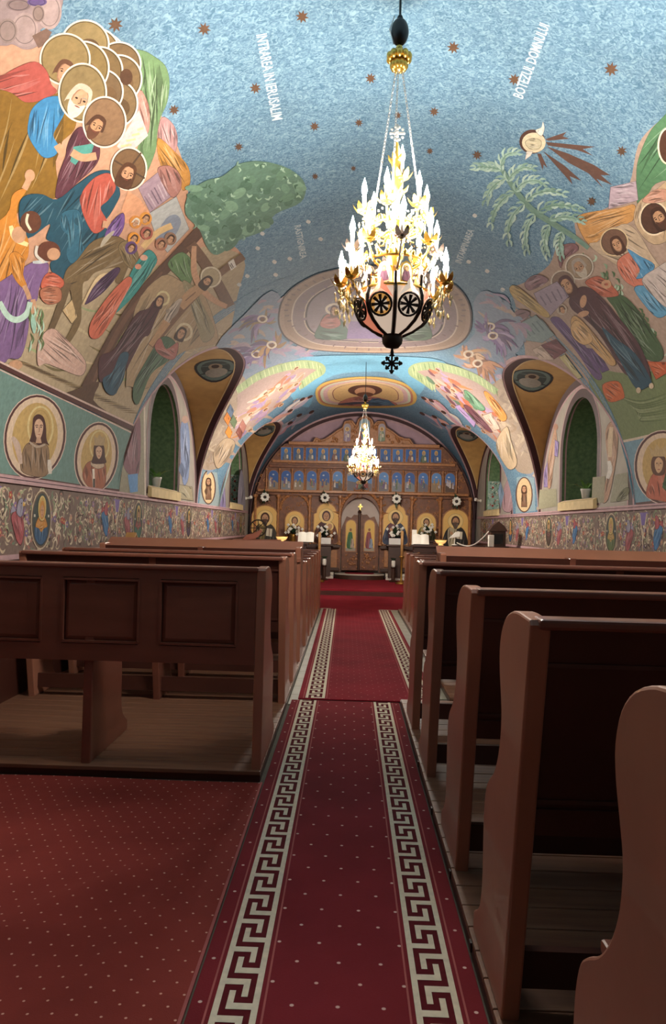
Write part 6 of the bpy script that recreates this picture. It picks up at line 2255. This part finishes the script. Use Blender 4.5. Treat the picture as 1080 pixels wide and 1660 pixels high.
b = IB(); b.lathe([(.03, 0), (.03, z1 - z0 - .06), (.05, z1 - z0 - .03), (.02, z1 - z0 + .02)], (x, YI, z0), 10); b.fin('door_post', M['darkcarve'])
(x, z) = I(584.5, 822)
b = IB(); b.box(x - .012, x + .012, YI + .02, YI + .04, z - .07, z + .07); b.box(x - .05, x + .05, YI + .02, YI + .04, z, z + .024); b.fin('door_cross', M['gold'])
# carved arch over the doors
b = IB()
for k in range(31):
    a = PI * k / 30
    x, z = cxd + (rd + .04) * math.cos(a), zt(838) + (zt(796) - zt(838)) * math.sin(a)
    b.ball((x, YI - .04, z), .045, 7, 5)
for k in range(11):
    a = PI * (k + .5) / 11
    b.tube([(cxd + (rd + .05) * math.cos(a), YI - .04, zt(838) + (zt(796) - zt(838)) * math.sin(a)), (cxd + (rd + .2) * math.cos(a), YI - .05, zt(838) + (zt(791) - zt(838)) * 1.06 * math.sin(a))], [.03, .008], 5)
b.fin('door_arch_carving', M['carve_hi'])

# steps before the doors
stp = thing('altar_step', (cxd, YI, .125), 'curved white edged step before the royal doors', 'step')
n = 20
half = rd * 1.25
arc = [(-half, 0.28)] + [(-half * math.cos(PI * i / n), -.10 - .34 * math.sin(PI * i / n)) for i in range(n + 1)] + [(half, .28)]
MB().prism(arc, 'z', 0.0, .10).build('step_body', M['darkcarve'], stp)
MB().prism([(a * 1.02, b_ - .015) for a, b_ in arc], 'z', .10, .125).build('step_edge', M['marble'], stp)
MB().prism([(a * .6, b_ * .75) for a, b_ in arc], 'z', .125, .133).build('step_mat', M['carpet_plain'], stp)
for sg in (-1, 1):
    x0, x1 = sorted((cxd + sg * half * 1.06, XC + sg * 2.6))
    MB().box(x0, x1, YI - .3, YI + .2, .126, .20, .006).build('marble_step', M['marble'], label='white marble step under the %s wing of the altar screen' % ('left' if sg < 0 else 'right'), cat='step')
    MB().box(x0, x1, YI - .12, YI + .2, .201, .268, .006).build('marble_step', M['marble'], label='upper marble course under the %s wing of the altar screen' % ('left' if sg < 0 else 'right'), cat='step')

# ------------------------------------------------------------------ flowers
M['leaf'] = mat('dark_green_leaf', '#27402a', 0.5, var=0.3, scale=20)
M['leaf2'] = mat('fresh_green_leaf', '#6d9a52', 0.45, var=0.25, scale=20)
M['petal'] = mat('white_petal', '#e4e2d8', 0.6, var=0.05)
M['pot'] = mat('white_pot', '#d8d6d0', 0.35, var=0.04)
M['dark'] = mat('dark_centre', '#2a2620', 0.6)
M['brass'] = mat('old_brass', '#9a7434', 0.4, 0.7)
M['table'] = mat('dark_table_wood', '#33201a', 0.4, var=0.15)
M['paper'] = mat('white_paper', '#dfdbd0', 0.8, var=0.04)
M['parch'] = emis('lit_amber_bowl', '#f2c074', 0.9)
def leafblade(m, c, d, l, w, droop=.3):
    c, d = Vector(c), Vector(d).normalized()
    s = d.cross(Vector((0, 0, 1)))
    s = s.normalized() if s.length > .01 else Vector((1, 0, 0))
    pts = []
    for i in range(4):
        t = i / 3
        pts.append((c + d * l * t - Vector((0, 0, droop * l * t * t)), w * (.35, 1, .7, .05)[i]))
    v, f = [], []
    for p_, ww in pts: v += [p_ - s * ww, p_ + s * ww]
    for i in range(3): f.append((2 * i, 2 * i + 1, 2 * i + 3, 2 * i + 2))
    m.add(v, f)
def wreath(px, py, y, label):
    q = at_y(px, py, y)
    t = thing('flower_garland', q, label, 'flowers', 'garlands on the altar screen')
    r_ = random.Random(int(px))
    m = MB()
    for k in range(46):
        a = r_.uniform(0, 6.28); e = r_.uniform(.05, .12)
        leafblade(m, (e * .6 * math.cos(a), r_.uniform(-.03, .02), e * .6 * math.sin(a)), (math.cos(a), -.25, math.sin(a)), r_.uniform(.08, .16), .022, .1)
    m.build('foliage', M['leaf'], t)
    for k in range(9):
        a = 2 * PI * k / 9
        f = MB()
        f.ball((.07 * math.cos(a), -.05, .07 * math.sin(a)), .034, 8, 5)
        for j in range(5):
            b2 = a + j * 1.257
            f.ball((.07 * math.cos(a) + .026 * math.cos(b2), -.062, .07 * math.sin(a) + .026 * math.sin(b2)), .017, 6, 4)
        f.build('blossom', M['petal'], t, smooth=True)
    MB().ball((0, -.035, 0), .035, 8, 5).build('dark_eye', M['dark'], t)
for px, py, lb in ((430, 806, 'leftmost'), (527, 807, 'left of the doors'), (643, 809, 'right of the doors'), (740, 813, 'rightmost')):
    wreath(px, py, YI - .19, 'round white flower garland hung on the altar screen, ' + lb)
def bouquet(px, py, y, label, potc, s=1.0, basket=False):
    q = at_y(px, py, y)
    t = thing('flower_bouquet', q, label, 'flowers', 'bouquets before the icons')
    r_ = random.Random(int(px) + 3)
    if basket:
        MB().box(-.12 * s, .12 * s, -.06, .06, 0, .13 * s, .01).build('planter', M[potc], t)
    else:
        MB().lathe([(.05 * s, 0), (.06 * s, .02), (.05 * s, .10 * s), (.075 * s, .16 * s), (.06 * s, .16 * s)], n=12).build('vase', M[potc], t, smooth=True)
    z = .14 * s
    m = MB()
    for k in range(60):
        a = r_.uniform(0, 6.28); e = r_.uniform(-.1, 1.2)
        leafblade(m, (0, 0, z + r_.uniform(0, .1)), (math.cos(a), math.sin(a) * .6, e), r_.uniform(.12, .26) * s, .024 * s, .25)
    m.build('foliage', M['leaf'], t)
    for k in range(13):
        a = r_.uniform(0, 6.28); e = r_.uniform(.05, .2) * s
        f = MB()
        c = (e * math.cos(a), -.06 - abs(e * .3 * math.sin(a)), z + .1 * s + e * .8 * math.sin(a))
        f.ball(c, .026 * s, 7, 5)
        for j in range(4): f.ball((c[0] + .02 * s * math.cos(j * 1.57), c[1] - .01, c[2] + .02 * s * math.sin(j * 1.57)), .014 * s, 5, 4)
        f.build('blossom', M['petal'], t, smooth=True)

# ------------------------------------------------------------------ furniture before the altar screen
def table(px0, px1, pyt, y, z0, label, d=.45):
    (a, b_) = (at_y(px0, pyt, y), at_y(px1, pyt, y))
    zt_ = (a.z + b_.z) / 2
    cx = (a.x + b_.x) / 2
    w = (b_.x - a.x) / 2
    t = thing('side_table', (cx, y, z0), label, 'table')
    hh = zt_ - z0
    MB().box(-w, w, 0, d, hh - .04, hh, .008).build('table_top', M['table'], t)
    MB().box(-w + .05, w - .05, .04, d - .04, hh - .14, hh - .04).build('apron', M['table'], t)
    for sx in (-1, 1):
        for yy in (.05, d - .05):
            MB().lathe([(.03, 0), (.022, .1), (.034, hh * .5), (.022, hh - .14)], (sx * (w - .07), yy, 0), 8).build('leg', M['table'], t)
    return t, hh
TB = .125
t1, h1 = table(422, 500, 879, 15.3, TB, 'dark wooden table before the left icons')
t2, h2 = table(668, 722, 884, 15.3, TB, 'dark wooden table before the right icons')
z1 = TB + h1; z2 = TB + h2
def on(px, y, z): 
    q = at_y(px, 870, y); return Vector((q.x, y, z))
def setz(o, v):
    o.location = v
def bowl(px, y, z, label):
    t = thing('offering_bowl', on(px, y, z), label, 'bowl', 'glowing bowls on the tables')
    MB().lathe([(.05, 0), (.055, .012), (.03, .02), (.09, .05), (.125, .11), (.118, .11), (.08, .055), (.0005, .035)], n=18).build('bowl', M['parch'], t, smooth=True)
    MB().lathe([(.122, .105), (.13, .112), (.122, .119)], n=18).build('rim', M['brass'], t, smooth=True)
bowl(457, 15.5, z1 + .001, 'glowing amber bowl on the left table')
bowl(715, 15.5, z2 + .001, 'glowing amber bowl on the right table')
def bookstand(px, y, z, label, w=.14):
    t = thing('book_stand', on(px, y, z), label, 'book stand', 'white open books')
    v = MB()
    v.prism([(0, 0), (.16, 0), (.16, .17), (.15, .17), (.01, .012), (0, .012)], 'x', -w, w)
    v.build('stand', M['table'], t)
    for sg in (-1, 1):
        pts = []
        m = MB()
        for i in range(6):
            u = i / 5
            x = sg * u * w * 1.15
            bow = .018 * math.sin(PI * u)
            m.v += [(x, -.012 - bow, .015), (x, .135 - bow, .20 + bow)]
        m.f = [(2 * i, 2 * i + 2, 2 * i + 3, 2 * i + 1) for i in range(5)]
        m.build('page', M['paper'], t)
bookstand(496, 15.45, z1 + .001, 'white open book on a stand at the right end of the left table')
bookstand(683, 15.45, z2 + .001, 'white open book on a stand at the left end of the right table')
q = on(672, 15.62, z2 + .001)
t = thing('paper_notice', q, 'tall white notice card standing on the right table', 'card')
MB().box(-.05, .05, 0, .008, 0, .30, .002).build('card', M['paper'], t); MB().box(-.05, .05, .008, .06, 0, .01).build('foot', M['paper'], t)
for (px, py, pc, s, bk, lb, y) in ((475, 878, 'brass', 1.1, False, 'bouquet of white flowers before the small left icon', 17.6), (527, 882, 'pot', 1.15, True, 'white flowers in a white planter before the gold icon left of the doors', 17.68), (640, 883, 'pot', 1.15, True, 'white flowers in a white planter before the gold icon right of the doors', 17.68), (692, 876, 'brass', 1.1, False, 'bouquet of white flowers before the small right icon', 17.6)):
    bouquet(px, py, y, lb, pc, s, bk)
# plinths that carry the bouquets
for px, py, y, lb in ((475, 878, 17.6, 'left outer'), (527, 882, 17.68, 'left inner'), (640, 883, 17.68, 'right inner'), (692, 876, 17.6, 'right outer')):
    q = at_y(px, py, y)
    t = thing('icon_ledge', (q.x, y, .2005 if y > 17.65 else .126), 'dark wooden ledge carrying a bouquet, ' + lb, 'ledge')
    hh = q.z - t.location.z
    MB().box(-.2, .2, -.1, .1, hh - .04, hh - .001, .006).build('shelf', M['darkcarve'], t)
    MB().box(-.14, .14, -.05, .08, 0, hh - .04).build('post', M['darkcarve'], t)
def candlestand(px, pyt, y, label):
    q = at_y(px, pyt, y)
    t = thing('candle_stand', (q.x, y, TB), label, 'candle stand', 'tall candle stands')
    hh = q.z - TB
    MB().lathe([(.13, 0), (.13, .03), (.04, .06), (.02, .1), (.02, hh * .45), (.05, hh * .5), (.06, hh * .52)], n=12).build('stand', M['brass'], t, smooth=True)
    MB().lathe([(.032, hh * .52), (.032, hh - .02), (.004, hh)], n=10).build('candle', M['parchplain'], t, smooth=True)
M['parchplain'] = mat('beeswax', '#b98d58', 0.5)
candlestand(518.5, 862, 16.6, 'tall beeswax candle on stand left of the royal doors')
candlestand(652.5, 860, 16.6, 'tall beeswax candle on stand right of the royal doors')
for px, lb in ((526, 'left'), (638, 'right')):
    q = at_y(px, 912, 17.2)
    t = thing('small_lamp', (q.x, 17.2, TB), 'small white lamp in a green holder beside the doors, ' + lb, 'lamp', 'small lamps by the doors')
    MB().lathe([(.09, 0), (.1, .02), (.04, .05), (.04, .3), (.07, .33)], n=12).build('stand', M['darkcarve'], t)
    MB().lathe([(.035, .33), (.045, .36), (.045, .46), (.03, .48)], n=12).build('glass', M['paper'], t, smooth=True)
    m = MB()
    for k in range(16):
        a = k * 2.4
        leafblade(m, (0, 0, .46), (math.cos(a), math.sin(a), 1.2), .14, .02, .2)
    m.build('foliage', M['leaf'], t)

# cantor desk at left with a spoked wheel-like stand, chest and lantern at right
q = at_y(424, 893, 14.6)
t = thing('cantor_desk', (q.x - .1, 14.3, .0075), 'carved wooden cantor desk by the left wall', 'desk')
hh = at_y(424, 879, 14.3).z
MB().box(-.42, .42, 0, .4, 0, hh - .05, .01).build('body', M['table'], t)
MB().prism([(-.02, hh - .05), (.44, hh - .05), (.44, hh + .04), (-.02, hh - .01)], 'x', -.46, .46).build('sloping_top', M['wood'], t)
MB().prism([(-.42, hh), (-.30, hh + .02), (-.2, hh + .12), (-.05, hh + .16), (.05, hh + .22), (.1, hh + .20), (.02, hh + .08), (-.1, hh + .03)], 'y', .36, .40, .004).build('carved_crest', M['wood'], t)
q = at_y(418, 872, 15.9)
t = thing('wheel_candelabrum', (q.x, 15.9, TB), 'black iron wheel stand before the leftmost icon', 'stand')
hz = at_y(418, 856, 15.9).z - TB
m = MB().tube([(.17 * math.cos(x), 0, hz + .17 * math.sin(x)) for x in [2 * PI * j / 24 for j in range(24)]], .014, 6, closed=True)
for k in range(4):
    a = PI * k / 4
    m.tube([(-.17 * math.cos(a), 0, hz - .17 * math.sin(a)), (.17 * math.cos(a), 0, hz + .17 * math.sin(a))], .008, 6)
m.build('wheel', M['iron'], t)
MB().lathe([(.16, 0), (.16, .03), (.03, .06), (.02, hz - .17)], n=12).build('post', M['iron'], t)

# right wall: memorial shrine, candle box and lamp with cable
q = at_y(806, 884, 13.4)
SX = q.x
t = thing('wooden_shrine', (SX, 13.4, .0075), 'dark wooden shrine with pointed roof by the right wall', 'shrine')
hs = at_y(806, 846, 13.4).z
hb = at_y(806, 886, 13.4).z
MB().box(-.18, .18, -.15, .15, 0, hb, .008).build('pedestal', M['table'], t)
MB().box(-.13, .13, -.1, .1, hb, hb + (hs - hb) * .6, .006).build('case', M['darkcarve'], t)
MB().prism([(-.16, hb + (hs - hb) * .6), (.16, hb + (hs - hb) * .6), (.10, hb + (hs - hb) * .82), (0, hs), (-.10, hb + (hs - hb) * .82)], 'y', -.12, .12, .004).build('gable_roof', M['darkcarve'], t)
MB().box(-.08, .08, -.112, -.1, hb + .04, hb + (hs - hb) * .5).build('pane', M['glass'], t)
q = at_y(796, 890, 13.2)
t = thing('candle_box', (q.x - .02, 13.1, .0075), 'white candle box standing left of the dark shrine', 'box')
hc = at_y(796, 868, 13.1).z
MB().box(-.06, .06, -.05, .05, 0, hc - .2, .004).build('stand', M['table'], t)
MB().box(-.045, .045, -.045, .045, hc - .2, hc, .006).build('box', M['paper'], t)
q = at_y(738, 888, 15.6)
t = thing('lamp_desk', (q.x + .05, 15.5, TB), 'dark desk with white reading lamp before the bishop icon', 'desk')
hd = at_y(738, 884, 15.5).z - TB
MB().box(-.08, .75, 0, .4, hd - .05, hd, .008).build('top', M['table'], t)
for sx in (-.04, .71):
    for yy in (.05, .35): MB().box(sx - .02, sx + .02, yy - .02, yy + .02, 0, hd - .05).build('leg', M['table'], t)
t = thing('reading_lamp', (q.x - .02, 15.55, TB + hd + .001), 'small white reading lamp with a sagging cable', 'lamp')
MB().lathe([(.06, 0), (.06, .015), (.01, .025), (.008, .16)], n=12).build('base', M['paper'], t)
MB().prism([(-.11, .14), (.10, .17), (.10, .27), (.02, .27)], 'y', -.06, .06, .01).build('shade', M['paper'], t)
e = at_y(802, 850, 14.2) - Vector(t.location)
pts = []
for i in range(15):
    u = i / 14
    p_ = Vector((0.05, 0, .05)).lerp(e, u)
    p_.z -= .22 * math.sin(PI * u) * (1 - .2 * u)
    pts.append(p_)
MB().tube(pts, .012, 6).build('cable', M['paper'], t)

# end wall pilasters with small lamps at the springing
for px, py, sg in ((403, 808, -1), (772, 812, 1)):
    q = at_y(px, py, 17.68)
    xw = XL if sg < 0 else XR
    t = thing('wall_spotlight', (xw, 17.6, q.z), 'small white spotlight on the %s wall beside the altar screen' % ('left' if sg < 0 else 'right'), 'spotlight', 'wall spotlights')
    MB().box(min(0, -sg * .03), max(0, -sg * .03), -.03, .03, -.03, .03, .004).build('bracket', M['paper'], t)
    MB().tube([(-sg * .03, 0, 0), (-sg * .09, -.02, .01), (-sg * .14, -.06, .03)], [.015, .03, .04], 10).build('lamp_head', M['paper'], t)

# ------------------------------------------------------------------ potted plants on the window sills
def plant(wn, side, y, label, s=1.0):
    xw = XL if side < 0 else XR
    t = thing('potted_plant', (xw + side * .05, y, WIN_SILL + .001), label, 'plant', 'plants on the sills')
    MB().lathe([(.045 * s, 0), (.062 * s, .10 * s), (.068 * s, .11 * s), (.068 * s, .13 * s), (.055 * s, .13 * s), (.05 * s, .11 * s), (.0005, .11 * s)], n=14).build('pot', M['pot'], t, smooth=True)
    r_ = random.Random(int(y * 10) + side)
    for k in range(13):
        a = 2 * PI * k / 13 + r_.uniform(-.2, .2)
        m = MB()
        e = r_.uniform(.5, 1.8)
        L = r_.uniform(.2, .36) * s
        d = Vector((math.cos(a), math.sin(a), e)).normalized()
        if side * d.x > .5: d.x *= .6
        leafblade(m, (0, 0, .11 * s), d, L, .022 * s, .45)
        m.build('leaf', M['leaf2'], t)
plant(1, -1, 9.66, 'white potted plant with drooping leaves on the left window sill', 1.0)
plant(3, 1, 9.98, 'white potted plant with drooping leaves on the right window sill', 1.0)

# small framed picture on the left wall ledge behind the pews
q = at_y(208, 876, 7.6)
t = thing('nativity_house', (XL + .18, 7.82, FR0 - .05), 'small wooden crib house by the left wall frieze', 'ornament')
MB().box(-.15, .08, -.11, .11, -.04, 0).build('ledge', M['wood2'], t)
MB().box(-.05, .05, -.09, .09, 0.001, .012).build('base', M['table'], t)
MB().prism([(-.09, .12), (0, .2), (.09, .12), (.08, .11), (0, .18), (-.08, .11)], 'x', -.05, .05).build('roof', M['parchplain'], t)
for yy in (-.07, .07): MB().box(-.04, .04, yy - .008, yy + .008, .012, .12).build('post', M['brass'], t)
for k, c in enumerate(('maroon', 'paper')):
    MB().lathe([(.025, 0), (.018, .04), (.008, .06), (.014, .075), (.0005, .09)], (0, -.03 + .06 * k, .012), 10).build('figurine', M[c], t, smooth=True)
print('objects', len(bpy.data.objects))
